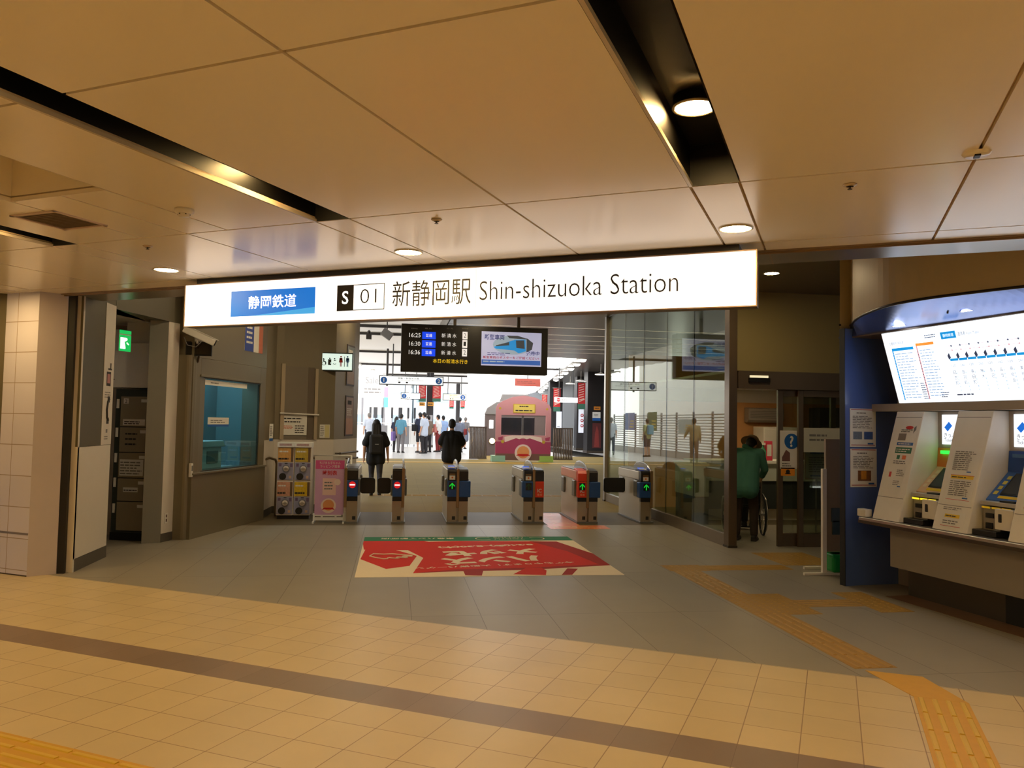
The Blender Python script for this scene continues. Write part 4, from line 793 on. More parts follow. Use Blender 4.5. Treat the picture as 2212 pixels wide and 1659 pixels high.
b = MB().rect(.0, .0, .2, .2, EG, .001); b.rect(.0, .215, .2, .045, EG, .001).rect(.02, .03, .09, .14, LW_, .0015).disc((.12, .15, .002), .018, LW_).quad([(.09, .12, .002), (.13, .13, .002), (.15, .07, .002), (.11, .05, .002)], EG).quad([(.13, .12, .002), (.17, .09, .002), (.16, .08, .002), (.12, .1, .002)], LW_); b.build('pictogram', t)
p = at_y(432, 726, 10.85); t = thing('security_camera', 'white bullet security camera on the grey wall under the sign', 'security camera', (p.x, 10.85, p.z)); T = Matrix.Rotation(.42, 4, 'Y') @ Matrix.Rotation(.25, 4, 'Z')
b = MB(T); b.box((-.22, -.05, -.045), (.2, .05, .045), WHITE); b.build('body', t, .012); b = MB(T); b.box((-.24, -.058, .045), (.23, .058, .056), WHITE); b.build('sun_shield', t, .003); b = MB(T); b.cyl((.2, 0, 0), (.215, 0, 0), .036, BLACK); b.build('lens', t)
MB().tube([(-.05, .02, -.05), (-.06, .12, -.08), (-.05, .27, -.06)], .014, WHITE).build('bracket', t); MB().tube([(-.2, 0, -.02), (-.16, .02, -.12), (-.06, .06, -.14), (.0, .1, -.06), (-.05, .26, -.05)], .006, GINK, 6).build('cable', t)
p = at_y(429, 753, 10.98); t = thing('monitor', 'small black monitor mounted on the grey wall below the camera', 'monitor', (p.x, 10.98, p.z)); MB().box((-.165, 0, -.095), (.165, .05, .095), BLACK).build('screen_case', t, .006); MB().box((-.15, -.002, -.08), (.15, 0, .08), mat('dark_screen2', (26, 26, 22), .15, noise=0)).build('screen', t); MB().tube([(0, .05, -.05), (-.02, .08, -.16), (-.05, .12, -.2)], .014, DSTEEL).tube([(0, .05, 0), (0, .14, 0)], .02, DSTEEL).build('arm', t)
p5 = at_plane(358, 1120, (-2.868, 10.85, 0), (.95, -.31, 0)); t = thing('wall_socket', 'small wall socket low on the white pillar edge', 'socket', M=facing((p5.x+.003, p5.y, p5.z-.06), (.31, .95, 0))); MB().box((-.03, 0, 0), (.03, .13, .006), CREAM).build('plate', t); MB().box((-.012, .02, .006), (.012, .055, .008), mat('socket_brown', (110, 80, 70), .5, noise=0)).box((-.012, .075, .006), (.012, .11, .008), MATS['socket_brown']).build('outlet', t)
# service window
t = thing('service_window', 'blue-tinted glass service window in the steel office wall', 'window', M=MW @ Matrix.Translation((WX0, WY0, -.02))); ww, wh = WX1-WX0, WY1-WY0
WG = glass_mat('window_glass', (196, 226, 232), 1.45); MB().box((.012, .012, -.006), (ww-.012, wh-.012, 0), WG).build('pane', t)
b = MB()
for a, c in (((0, 0, -.02), (ww, .014, .012)), ((0, wh-.014, -.02), (ww, wh, .012)), ((0, 0, -.02), (.014, wh, .012)), ((ww-.014, 0, -.02), (ww, wh, .012))): b.box(a, c, DSTEEL)
b.build('window_frame', t)
b = MB(); b.rect(.03, wh-.1, ww*.75, .07, PAPER, .002).disc((.08, wh-.05, .003), .035, BLUE).bars(.3, wh-.085, .3, .04, GINK, 1, .003); b.build('header_strip', t)
b = MB(); b.box((ww*.14, wh*.5, .001), (ww*.47, wh*.575, .003), PAPER).box((ww*.14, wh*.475, .001), (ww*.47, wh*.5, .003), BLUE).bars(ww*.18, wh*.51, ww*.24, wh*.045, GINK, 2, .004); b.build('label_strip', t)
t = thing('ticket_printer', 'pale counter machine with a rounded lid standing inside the service window', 'machine', M=MW @ Matrix.Translation((WX0+.55, .83, -.62))); b = MB(); b.box((0, 0, 0), (.75, .34, .3), CREAM); b.build('body', t, .03); b = MB(); b.prism([(-.03, .34, 0), (.05, .43, 0), (.7, .43, 0), (.78, .34, 0)], (0, 0, .34), WHITE); b.build('lid', t, .01); MB().box((.28, .1, .3), (.6, .28, .31), mat('printer_slot', (120, 124, 120), .4, noise=0)).build('slot', t)
t = thing('partition_screen', 'grey slanted privacy screen standing inside the service window', 'screen', M=MW @ Matrix.Translation((WX0+.85, .83, -.85))); MB().prism([(0, 0, 0), (.5, 0, 0), (.5, 1.05, 0), (.0, .88, 0)], (0, 0, .03), mat('screen_grey', (150, 160, 160), .5, noise=.02)).build('panel', t); MB().box((-.02, 0, -.05), (.52, .02, .08), GINK).build('foot', t)
bk = [(70, 70, 120), (60, 90, 140), (110, 90, 130), (50, 70, 110)]
for i in range(4):
    t = thing('binder', '%s office binder at the left end of the window sill' % ['indigo', 'blue', 'mauve', 'navy'][i], 'binder', M=MW @ Matrix.Translation((WX0+.08+.075*i, .83, -.5)), group='office binders on the window sill'); MB().box((0, 0, 0), (.065, .30-.02*(i % 2), .22), mat('binder%d' % i, bk[i], .5, noise=.03)).build('cover', t); MB().box((.012, .12, .22), (.053, .24, .222), PAPER).build('spine_label', t)
p = at_plane(430, 1026, W0+WN*.02, WN); t = thing('intercom', 'small cream intercom block at the lower left of the service window', 'intercom', M=MW @ Matrix.Translation((LW(405, 1010)[0]+.03, WY0-.03, .0))); MB().box((0, -.02, 0), (.05, .16, .035), CREAM).build('body', t, .005); MB().box((.01, .06, .035), (.04, .13, .037), GINK).build('grille', t)
struct_l = glow('office_lamp', (200, 236, 255), 9); t = thing('ceiling_lamp', 'flat lamp inside the ticket office', 'ceiling light', M=MW @ Matrix.Translation((.5, 2.47, -.85))); MB().box((0, 0, 0), (1.5, .02, .35), struct_l).build('lens', t)
# poster above the office wall (only its lower corner shows under the sign)
M0 = facing((0, 0, 0), WD); q = [LW(539, 710), LW(600, 731)]
o = MW @ Vector((LW(539, 712)[0], 2.62, .003)); t = sheet('wall_poster', 'blue, white and orange poster high on the office wall, half hidden by the sign', 'poster', facing(MW @ Vector((1.45, 2.62, .004)), WD), .62, .5)
M0 = t.matrix_world.copy(); b = MB().rect(0, 0, .3, .5, mat('poster_navy', (50, 74, 160), .5, noise=.1, scale=20), .001).rect(.3, 0, .18, .5, PAPER, .001).rect(.48, 0, .14, .5, mat('poster_brick', (196, 110, 80), .5, noise=.1, scale=20), .001).bars(.05, .1, .22, .3, PAPER, 4, .002); b.build('picture', t)
# restroom lightbox sign
YT = 14.35; M0 = facing((0, YT, 0), (1, 0, 0)); (ax, ay), (bx, by) = pxw(M0, (691, 763), (760, 800)); w, h = bx-ax, ay-by
t = thing('restroom_sign', 'white lightbox with wheelchair, ostomate, baby, woman and man pictograms', 'sign', M=facing((ax, YT, by), (1, 0, 0)))
MB().box((-.055, -.02, -.16), (w+.015, h+.02, -.006), mat('dark_sign_case', (26, 36, 36), .4, noise=0)).build('housing', t, .004); MB().box((0, 0, -.006), (w, h, 0), glow('restroom_backlight', (216, 240, 232), .85)).build('face', t)
def man(b, x, y, s, m, skirt=False):
    b.disc((x, y+.42*s, .001), .06*s, m); b.quad([(x-.10*s, y+.34*s, .001), (x-.13*s, y+.05*s, .001), (x-.09*s, y+.05*s, .001), (x-.07*s, y+.2*s, .001), (x+.07*s, y+.2*s, .001), (x+.09*s, y+.05*s, .001), (x+.13*s, y+.05*s, .001), (x+.10*s, y+.34*s, .001)], m)
    ww_ = .15*s if skirt else .08*s; b.quad([(x-.07*s, y+.3*s, .001), (x-ww_, y, .001), (x+ww_, y, .001), (x+.07*s, y+.3*s, .001)], m); b.rect(x-.06*s, y-.3*s, .05*s, .32*s, m).rect(x+.01*s, y-.3*s, .05*s, .32*s, m)
b = MB(); y = h*.5; s = h*.85
b.disc((w*.12, y+.2*s, .001), .05*s, INK).rect(w*.11, y-.02*s, .02, .2*s, INK).ring((w*.13, y-.14*s, .001), .11*s, .14*s, INK, 20, 2.2, 6.0).rect(w*.12, y-.04*s, .04, .015, INK).rect(w*.17, y-.22*s, .02, .2*s, INK)
b.disc((w*.31, y+.24*s, .001), .055*s, INK).rect(w*.26, y-.25*s, .055*1.0, .42*s, INK).disc((w*.34, y-.1*s, .0015), .04*s, MATS['restroom_backlight'])
b.disc((w*.46, y+.22*s, .001), .055*s, INK).quad([(w*.42, y+.06*s, .001), (w*.46, y+.15*s, .001), (w*.52, y+.06*s, .001)], INK).ring((w*.46, y-.1*s, .001), .07*s, .11*s, INK, 16, PI, 2*PI)
b.build('black_pictograms', t); b = MB(); man(b, w*.655, y-.04*s, s, RED, True); b.build('woman_pictogram', t); b = MB(); man(b, w*.86, y-.04*s, s, BLUE); b.rect(w*.755, y-.35*s, .012, .75*s, GINK); b.build('man_pictogram', t)
# framed posters on the end wall
EP, EQ = Vector((-1.06, 14.5, 0)), Vector((-.79, 15.6, 0)); ED = (EQ-EP).normalized(); EN = Vector((ED.y, -ED.x, 0)); ME = facing(EP+EN*.012, ED)
FRM = mat('dark_poster_frame', (58, 42, 36), .4, noise=0)
for (za, zb, lab, cols) in ((2.25, 3.02, 'upper framed poster on the end wall beside the restroom sign', ((120, 130, 132), (150, 126, 104))), (1.30, 2.06, 'lower framed poster on the end wall beside the platform', ((150, 126, 116), (176, 132, 104)))):
    x0, x1 = .62, 1.12; t = thing('framed_poster', lab, 'poster', M=ME @ Matrix.Translation((x0, za, 0))); w, h = x1-x0, zb-za; MB().box((0, 0, -.01), (w, h, 0), FRM).build('picture_frame', t)
    b = MB().rect(.03, .03, w-.06, h-.06, mat('poster_a%d' % int(za*10), cols[0], .4, noise=.15, scale=9), .002).rect(.03, .03, w-.06, h*.4, mat('poster_b%d' % int(za*10), cols[1], .4, noise=.15, scale=9), .003).rect(.1, h*.78, w-.25, h*.1, INK if za < 2 else CREAM, .004).bars(.08, h*.5, w-.16, h*.2, PAPER, 4, .004); b.build('picture', t)
# paper notices by the counter and the shutter
def wall_sheet(P_, Q_, px4, name, lab, fn, off=.004):
    p, q = Vector((*P_, 0)), Vector((*Q_, 0)); d = (q-p).normalized(); n = Vector((d.y, -d.x, 0)); M0 = facing(p+n*off, d); (ax, ay), (bx, by) = pxw(M0, *px4); w, h = bx-ax, ay-by
    t = sheet(name, lab, 'notice', M0 @ Matrix.Translation((ax, by, 0)), w, h); b = MB(); fn(b, w, h); b.build('print', t); return t
wall_sheet(PL[2], PL[3], ((606, 897), (662, 940)), 'notice', 'cream notice with small pictures above the capsule machines', lambda b, w, h: b.bars(.12*w, .78*h, .7*w, .14*h, INK, 1).bars(.15*w, .62*h, .6*w, .12*h, INK, 1).bars(.1*w, .3*h, .4*w, .2*h, MATS['sticker_orange'], 3).bars(.55*w, .08*h, .4*w, .45*h, INK, 4), .02)
wall_sheet(PL[0], PL[1], ((581, 918), (598, 952)), 'notice', 'small white notice with a blue foot left of the counter', lambda b, w, h: b.rect(0, 0, w, .15*h, BLUE).bars(.1*w, .3*h, .8*w, .6*h, GINK, 5)) if False else None
t = sheet('notice', 'small white notice with a blue foot on the end of the office wall', 'notice', facing(MW @ Vector((LW(581, 950)[0], LW(581, 953)[1], .004)), WD), .14, .28); MB().rect(0, 0, .14, .045, BLUE).bars(.012, .08, .11, .17, GINK, 5).build('print', t)
wall_sheet(PL[3], PL[4], ((691, 917), (712, 946)), 'notice', 'pale yellow notice on the wall below the restroom sign', lambda b, w, h: b.rect(.5*w, .03*h, .45*w, .94*h, mat('pale_yellow_paper', (214, 204, 150), .5, noise=0)).bars(.05*w, .1*h, .4*w, .8*h, GINK, 6))
# shuttered counter frame
p, q = Vector((*PL[2], 0)), Vector((*PL[3], 0)); d = (q-p).normalized(); M0 = facing(p+Vector((d.y, -d.x, 0))*.003, d); x0 = loc(M0, 614, 870)[0]; x1 = loc(M0, 678, 870)[0]; z1 = loc(M0, 640, 792)[1]; zr = loc(M0, 640, 893)[1]
t = thing('counter_shutter', 'grey roller shutter closing a counter between two pale posts', 'shutter', M=M0 @ Matrix.Translation((x0, 1.25, 0))); w = x1-x0; h = z1-1.25
b = MB(mat and Matrix()); SHG = mat('shutter_grey', (128, 118, 102), .45, .2, noise=.02); b.box((0, 0, .0), (w*.78, h, .004), SHG).box((w*.78, 0, 0), (w, h, .008), mat('shutter_shade', (104, 92, 78), .5, noise=.02))
b.build('shutter', t); b = MB(); PT = mat('pale_post', (176, 160, 134), .45, noise=.02); b.box((-.07, -.0, 0), (-.005, h+.04, .03), PT).box((w+.005, -.0, 0), (w+.06, h-.02, .03), PT); b.build('post', t); MB().tube([(-.09, zr-1.25, .05), (w+.08, zr-1.27, .05)], .013, WHITE).build('rail', t)
# low side railing
t = thing('hand_railing', 'bent steel hand railing left of the capsule machines', 'railing', (-2.0, 13.45, 0)); RL = mat('railing_bronze', (128, 110, 88), .3, .7, noise=0)
MB().tube([(-.10, -.12, .0), (-.10, -.12, .86), (-.08, -.10, .93), (0, 0, .96), (.08, .1, .93), (.1, .12, .86), (.1, .12, .0)], .02, RL).build('rail_loop', t)
t = thing('hand_railing', 'bent steel hand railing touching the capsule machines', 'railing', (-1.80, 13.7, 0)); MB().tube([(-.1, 0, 0), (-.1, 0, .88), (-.07, 0, .94), (0, 0, .96), (.5, 0, .96)], .02, RL).build('rail_loop', t)
t = thing('hand_railing', 'white top rail between the pink notice board and the wall', 'railing', (-1.32, 13.75, 0)); MB().tube([(0, 0, 0), (0, 0, 1.0), (.62, -.05, 1.0), (.62, -.05, 0)], .018, WHITE).build('rail_loop', t)
# ================================================================ capsule machines
CAPW = mat('capsule_white', (226, 216, 204), .4, noise=.02); CAPB = mat('capsule_grey_blue', (150, 148, 170), .4, noise=.03); CAPD = mat('capsule_dark', (30, 28, 28), .4, noise=0); CLR = glass_mat('capsule_window', (236, 232, 226), 1.4)
def capsule(x, y, z, label, pic, cap=False):
    t = thing('capsule_machine', label, 'capsule toy machine', (x, y, z), 0, 'capsule toy machines in a two by two stack'); w, d, h = .262, .32, .545
    MB().box((0, .01, 0), (w, d, h), CAPW).build('body', t, .008)
    b = MB(); b.box((.012, -.004, .31), (w-.012, .012, h-.012), mat('pic_%d%d%d' % pic, pic, .35, noise=.35, scale=26)); b.build('display', t)
    MB().box((w-.05, -.006, .31), (w-.012, .0, h-.012), mat('capsule_brown', (110, 84, 60), .4, noise=.1)).build('capsule_bin', t); MB(facing((0.02, -.005, .33), (1, 0, 0))).bars(0, 0, .17, .06, INK, 1).bars(.01, .12, .16, .05, PAPER, 1).build('print', t)
    MB().box((.008, 0, .02), (w-.008, .012, .295), CAPB).build('front_plate', t, .004)
    b = MB(); c = (w*.54, 0, .20); b.cyl(c, (c[0], -.015, c[2]), .062, mat('dial_grey', (120, 118, 126), .4, noise=0), n=26).cyl((c[0], -.014, c[2]), (c[0], -.02, c[2]), .044, CAPW, n=24).cyl((c[0], -.019, c[2]), (c[0], -.034, c[2]), .022, STEEL, n=16).box((c[0]-.04, -.036, c[2]-.009), (c[0]+.04, -.02, c[2]+.009), STEEL); b.build('dial', t)
    b = MB(); b.cyl((w*.35, .0, .075), (w*.35, -.012, .075), .055, CAPD, n=24).ring((0, 0, 0), 0, 0, CAPD) if False else b.cyl((w*.35, .0, .075), (w*.35, -.012, .075), .055, CAPD, n=24); b.build('chute', t)
    MB().box((w*.72, -.004, .045), (w*.86, 0, .085), mat('capsule_peach', (206, 170, 140), .4, noise=0)).box((.03, -.004, .235), (.07, 0, .285), mat('plate_mauve', (110, 90, 120), .4, noise=0)).box((w-.06, -.004, .225), (w-.02, 0, .285), MATS['plate_mauve']).box((w*.45, -.004, .275), (w*.62, 0, .29), INK).build('coin_slot', t)
    if cap: MB().box((-.002, -.02, h), (w+.002, d, h+.075), WHITE).box((.03, -.022, h+.02), (w-.04, -.02, h+.055), mat('header_print', (180, 150, 150), .5, noise=.3, scale=40)).build('header', t, .008)
YC = 13.16; q = at_z(597, 1121); XC = -1.835
t = thing('machine_stand', 'low dark base under the capsule toy machines', 'stand', (XC, YC, 0)); MB().box((.02, .03, 0), (.515, .30, .06), CAPD).build('base', t)
capsule(XC, YC, .06, 'lower left capsule toy machine with a pale pink picture', (206, 150, 120)); capsule(XC+.268, YC, .06, 'lower right capsule toy machine with a bright yellow picture', (220, 180, 40))
capsule(XC, YC, .606, 'upper left capsule toy machine with an orange picture', (214, 160, 90), True); capsule(XC+.268, YC, .606, 'upper right capsule toy machine with an olive yellow picture', (190, 160, 60), True)
# pink notice board on a white stand
M0 = facing((-1.21, 12.70, 0), (1, 0, 0)); t = thing('notice_board', 'pink and lilac upright notice board on a white stand beside the capsule machines', 'notice board', M=M0); w = .46
(ax, ay), (bx, by) = pxw(M0, (686, 994), (746, 1112)); BP = mat('board_lilac', (206, 160, 196), .45, noise=.08, scale=4); BM = mat('board_magenta', (206, 84, 140), .45, noise=.02)
MB().box((.02, by, -.03), (w, ay, 0), BP).build('board', t); h = ay-by
b = MB(Matrix.Translation((.02, by, 0))); w_ = w-.02; b.rect(0, h*.84, w_, h*.16, BM, .001).text('ちびまる子ちゃん', w_/2, h*.925, .045, PAPER, .002, .32, 'C').text('ラッピング電車', w_/2, h*.86, .045, PAPER, .002, .30, 'C'); b.text('時刻表', w_/2, h*.725, .075, RED, .002, .22, 'C', .02); b.build('heading', t)
b = MB(Matrix.Translation((.02, by, 0))); b.box((w_*.26, h*.36, 0), (w_*.72, h*.67, .004), mat('board_peach_paper', (232, 196, 186), .5, noise=.02)).bars(w_*.32, h*.45, w_*.34, h*.17, GINK, 3, .005).disc((w_*.77, h*.6, .005), .05, mat('board_cream', (236, 214, 200), .5, noise=0)); b.build('timetable', t)
b = MB(Matrix.Translation((.02, by, 0))); c = (w_*.48, h*.165, .002); b.disc(c, .115, MATS['board_cream']); b.disc((c[0], c[1]+.01, .003), .085, mat('badge_orange', (226, 150, 90), .5, noise=.05)); b.quad([(c[0]-.1, c[1]-.065, .004), (c[0]-.07, c[1]-.03, .004), (c[0]+.07, c[1]-.03, .004), (c[0]+.1, c[1]-.065, .004), (c[0]+.06, c[1]-.055, .004), (c[0]-.06, c[1]-.055, .004)], RED); b.build('badge', t)
MB().box((0, 0, -.05), (.025, by+.02, .01), WHITE).box((w-.005, 0, -.05), (w+.02, by+.02, .01), WHITE).build('leg', t, .004); MB().box((.0, .04, -.03), (w, .085, .0), WHITE).box((.03, by-.02, -.03), (w-.03, by, 0), WHITE).box((.12, .05, -.01), (.15, by, .005), CREAM).box((.33, .05, -.01), (.36, by, .005), CREAM).build('crossbar', t); MB().box((0, 0, -.3), (.025, .03, .12), WHITE).box((w-.005, 0, -.3), (w+.02, .03, .12), WHITE).build('foot', t)
# ================================================================ departure board
YI = 16.0; M0 = facing((0, YI, 0), (1, 0, 0)); (ax, ay), (bx, by) = pxw(M0, (867, 698), (1181, 808)); w, h = bx-ax, ay-by-.0
tl = loc(M0, 867.6, 698.5); tr = loc(M0, 1184, 708.4); bl = loc(M0, 866, 802); h = tl[1]-bl[1]; w = tr[0]-tl[0]
MI = facing((tl[0], YI, bl[1]), (1, 0, 0)); t = thing('departure_board', 'black hanging departure board with train times and an advert screen', 'departure board', M=MI)
BLKB = mat('black_board', (22, 20, 20), .35, noise=0); MB().box((0, 0, -.25), (w, h, 0), BLKB).build('housing', t, .008)
b = MB()
for x in (w*.36, w*.8): b.box((x-.03, h, -.15), (x+.03, 3.9-bl[1], -.09), DSTEEL)
b.build('hanger', t); TX = glow('board_white', (226, 226, 226), .75); TB_ = glow('board_blue', (16, 66, 230), .9); TY = glow('board_yellow', (226, 190, 30), .8); TG = glow('board_grey', (110, 100, 90), .35)
LI = lambda x, y: loc(MI, x, y)
b = MB(); b2 = MB()
for i, (tm, tr_) in enumerate((('16:25', '2'), ('16:30', '1'), ('16:36', '2'))):
    x, y = LI(884-i*.6, 728+18.4*i); b.text(tm, x, y, .085, TX, .002, .225); x, y = LI(912-i*.6, 732+18.4*i); MB().rect(x, y, .27, .145, TB_, .001).build('tile', t); b.text('普通', x+.135, y+.04, .07, TX, .002, .13, 'C', .01)
    x, y = LI(954-i*.5, 729+18.6*i); b.text('新 清 水', x, y, .085, TX, .002, .30); x, y = LI(999-i*.5, 733+18.3*i); MB().rect(x, y, .10, .155, TX, .001).build('tile', t); b.text(tr_, x+.05, y+.035, .09, BLKB, .002, .05, 'C')
for x_, s_ in ((888, '発車時刻'), (918, '種 別'), (965, '行 先'), (998, 'のりば')): x, y = LI(x_, 711); b.text(s_, x, y, .03, TG, .002, .13)
x, y = LI(935, 784); b.text('本日の新清水行き', x, y, .085, TY, .002, .70); b.build('lettering', t)
x0, y0 = LI(1039, 789); x1, y1 = LI(1170, 720); sw, sh = x1-x0, y1-y0
b = MB(Matrix.Translation((x0, y0, .002))); SC = glow('screen_lilac', (176, 180, 214), .62); b.rect(0, 0, sw, sh, SC, 0); SB = glow('screen_blue', (54, 96, 176), .6); b.rect(.01, .03, sw-.03, sh*.13, SB, .001)
scr = b.build('screen', t); b = MB(Matrix.Translation((x0, y0, .003))); TRB = glow('screen_train_blue', (40, 140, 214), .6); TRG = glow('screen_dark', (66, 70, 76), .5); TRL = glow('screen_light', (150, 170, 190), .55)
ov = [(sw*(.52+.33*math.cos(a)), sh*(.62+.28*math.sin(a))) for a in [2*PI*i/28 for i in range(28)]]; b.quad([(x, y, 0) for x, y in ov], TRL); b.quad([(sw*.75, sh*.84, .0004), (sw*.86, sh*.7, .0004), (sw*.84, sh*.5, .0004), (sw*.75, sh*.42, .0004)], TRG); b.quad([(sw*.42, sh*.9, .0004), (sw*.6, sh*.9, .0004), (sw*.8, sh*.8, .0004), (sw*.46, sh*.82, .0004)], TRG)
b.quad([(sw*.2, sh*.55, .0006), (sw*.5, sh*.75, .0006), (sw*.58, sh*.78, .0006), (sw*.58, sh*.46, .0006), (sw*.24, sh*.5, .0006)], TRB); b.quad([(sw*.24, sh*.6, .0008), (sw*.46, sh*.71, .0008), (sw*.46, sh*.61, .0008), (sw*.24, sh*.57, .0008)], TRG); b.quad([(sw*.54, sh*.78, .0008), (sw*.73, sh*.79, .0008), (sw*.74, sh*.45, .0008), (sw*.62, sh*.38, .0008), (sw*.53, sh*.48, .0008)], TRB); b.quad([(sw*.57, sh*.76, .001), (sw*.71, sh*.77, .001), (sw*.72, sh*.52, .001), (sw*.58, sh*.54, .001)], TRG)
b.build('train_picture', scr); b = MB(Matrix.Translation((x0, y0, .0045))); NV = glow('screen_navy', (50, 60, 120), .5); DR = glow('screen_red', (150, 30, 60), .5)
b.text('新型車両', sw*.05, sh*.76, .11, NV, 0, sw*.33, bold=.02).text('発売中', sw*.73, sh*.33, .085, NV, 0, sw*.23, bold=.02, rot=-.0, shear=.2).text('新型車両のポスターをご確認ください!', sw*.03, sh*.205, .055, DR, 0, sw*.93, bold=.015).bars(sw*.1, sh*.3, sw*.4, sh*.1, NV, 2, 0, .4).bars(.04, .06, sw*.4, .05, TRL, 1, 0); b.build('screen_text', scr)

t = thing('hand_railing', 'dark handrail fixed along the end wall below the framed posters', 'railing', (0, 0, 0)); RD = mat('dark_rail', (84, 74, 62), .4, .4, noise=0)
for z, a in ((1.0, .1), (.88, .75)):
    q = [EP+ED*a+EN*.09, EP+ED*1.2+EN*.09]; MB().tube([(q[0].x, q[0].y, z), (q[1].x, q[1].y, z)], .02, RD).cyl((q[1].x, q[1].y, z), (q[1]-EN*.09).to_tuple()[:2]+(z,), .012, RD, n=8).cyl((q[0].x, q[0].y, z), (q[0]-EN*.09).to_tuple()[:2]+(z,), .012, RD, n=8).build('rail', t)
# ================================================================ platforms beyond the gates
def gz(Y): return 0 if Y < 18 else (.2*(Y-18)/12 if Y < 30 else .2)
DECK = mat('pale_roof_deck', (238, 234, 228), .5, noise=.02)
nt = DECK.node_tree; tr = nt.nodes.new('ShaderNodeBsdfTranslucent'); tr.inputs[0].default_value = (.9, .88, .86, 1); ms = nt.nodes.new('ShaderNodeMixShader'); ms.inputs[0].default_value = .1
nt.links.new(nt.nodes['Principled BSDF'].outputs[0], ms.inputs[1]); nt.links.new(tr.outputs[0], ms.inputs[2]); nt.links.new(ms.outputs[0], nt.nodes['Material Output'].inputs[0])
BEAM = mat('dark_roof_beam', (52, 48, 46), .45, .3, noise=0)
b = MB(); e0 = [(-4.9, 16.5), (-1.6, 39), (3.0, 70)]; e1 = [(1.2, 16.5), (3.45, 39), (6.5, 70)]; n = 60
def lerp_edge(e, y):
    for p, q in zip(e[:-1], e[1:]):
        if y <= q[1]: return p[0]+(q[0]-p[0])*(y-p[1])/(q[1]-p[1])
    return e[-1][0]
for i in range(n*2):
    y0, y1 = 16.5+53.5*i/(n*2), 16.5+53.5*(i+1)/(n*2); z0, z1 = (4.3, 4.36) if i % 2 else (4.36, 4.3)
    b.quad([(lerp_edge(e0, y0), y0, z0), (lerp_edge(e1, y0), y0, z0), (lerp_edge(e1, y1), y1, z1), (lerp_edge(e0, y1), y1, z1)], DECK)
struct(b.build('roof_deck'), 'pale ribbed platform roof')
for y in (22.6, 24.6, 31, 38, 46, 54):
    x0, x1 = lerp_edge(e0, y), lerp_edge(e1, y); struct(MB().box((x0, y-.05, 4.22), (x1, y+.05, 4.3), BEAM).box((x0, y-.06, 4.30), (x1, y+.06, 4.33), WHITE).build('roof_beam'))
b = MB(); b.quad([(6.6, 27, 4.2), (14, 27, 4.2), (15, 70, 4.2), (12.2, 70, 4.2)], HC); b.quad([(6.6, 27, 4.2), (6.6, 27, 4.6), (12.2, 70, 4.6), (12.2, 70, 4.2)], HC)
struct(b.build('roof_canopy'), 'dark canopy over the right-hand platform')
struct(MB().box((11.6, 33, 0), (11.8, 70, 4.2), mat('shadow_black_side_wall', (34, 32, 34), .5, noise=.05)).build('wall_platform_east'))  # black tone stands in for the shadow behind the columns
PL_ = glow('platform_lamp', (255, 250, 240), 14)
for i in range(11):
    f = i/10; Y = 30.5+32*f**1.15; t = thing('platform_lamp', 'round white lamp in the row along the edge of the dark canopy', 'ceiling light', (7.35+.131*(Y-31), Y, 4.17), 0, 'row of round lamps along the right canopy')
    MB().lathe([(0, .03), (.17, .03), (.19, 0), (.16, -.02)], WHITE, 20).build('shade', t); MB().ball((0, 0, -.03), (.15, .15, .09), PL_).build('bulb', t)
for i in range(5):
    Y = 37.5+3.6*i; t = thing('roof_lamp', 'white tube lamp hanging along the left edge of the pale roof', 'ceiling light', (lerp_edge(e0, Y)+.15, Y, 4.12), 0, 'tube lamps along the left roof edge')
    MB().box((-.1, -.6, .0), (.1, .6, .08), WHITE).build('housing', t); MB().cyl((0, -.55, -.04), (0, .55, -.04), .05, PL_, n=10).build('tube', t)
for i, (x, y, Y) in enumerate(((1232, 828, 42), (1255, 822, 38), (1298, 808, 33))):
    p = at_y(x, y, Y); t = thing('pendant_lamp', 'white disc lamp under the dark canopy %s' % ['behind the no-entry sign', 'above the red and green banner', 'beside the slim glass post'][i], 'ceiling light', (p.x, Y, p.z)); MB().disc((0, 0, -.02), .24, PL_, (0, 0, -1)).build('lens', t); MB().lathe([(.26, -.03), (.26, 0), (.05, .06), (.012, .08), (.012, 4.2-p.z)], WHITE, 20).build('shade', t)
# hanging direction signs
PSF = mat('platform_sign_frame', (70, 72, 74), .4, .3, noise=0); PSW = glow('platform_sign_face', (236, 240, 240), .78); PSY = glow('platform_sign_cream', (246, 232, 190), .9)
def pxs(Y, *q): M0 = facing((0, Y, 0), (1, 0, 0)); return pxw(M0, *q)
def psign(Y, q, label, face, left=None, right=None, top=4.3):
    (ax, ay), (bx, by) = pxs(Y, *q); w, h = bx-ax, ay-by; t = thing('platform_sign', label, 'sign', M=facing((ax, Y, by), (1, 0, 0)))
    MB().box((-.03, -.03, -.12), (w+.03, h+.03, -.008), PSF).build('housing', t); MB().box((0, 0, -.008), (w, h, 0), face).build('face', t); b = MB()
    for c, nmb in ((h*.5, left), (w-h*.5, right)):
        if nmb: b.disc((c, h*.5, .001), h*.42, BLUE).text(nmb, c, h*.25, h*.5, PAPER, .002, None, 'C', .03)
    if b.v: b.build('track_number', t)
    b = MB(); b.text('草薙・新清水方面', w*.28, h*.64, h*.24, INK, .001, w*.34); b.text('for Kusanagi, Shin-shimizu', w*.28, h*.42, h*.13, GINK, .001, w*.42); b.rect(w*.29, h*.12, w*.035, h*.2, INK).rect(w*.41, h*.12, w*.035, h*.2, INK); b.build('lettering', t)
    b = MB()
    for x in (w*.2, w*.8): b.cyl((x, h, -.06), (x, top-by, -.06), .02, PSF, n=8)
    b.build('hanger', t); return t
psign(28, ((821, 812), (956, 832)), 'long white hanging sign with blue 1 and 2 circles', PSW, '1', '2')
psign(42, ((867, 849), (907, 862)), 'small white hanging sign with a blue 1 circle, left of the dark column', PSW, '1', None)
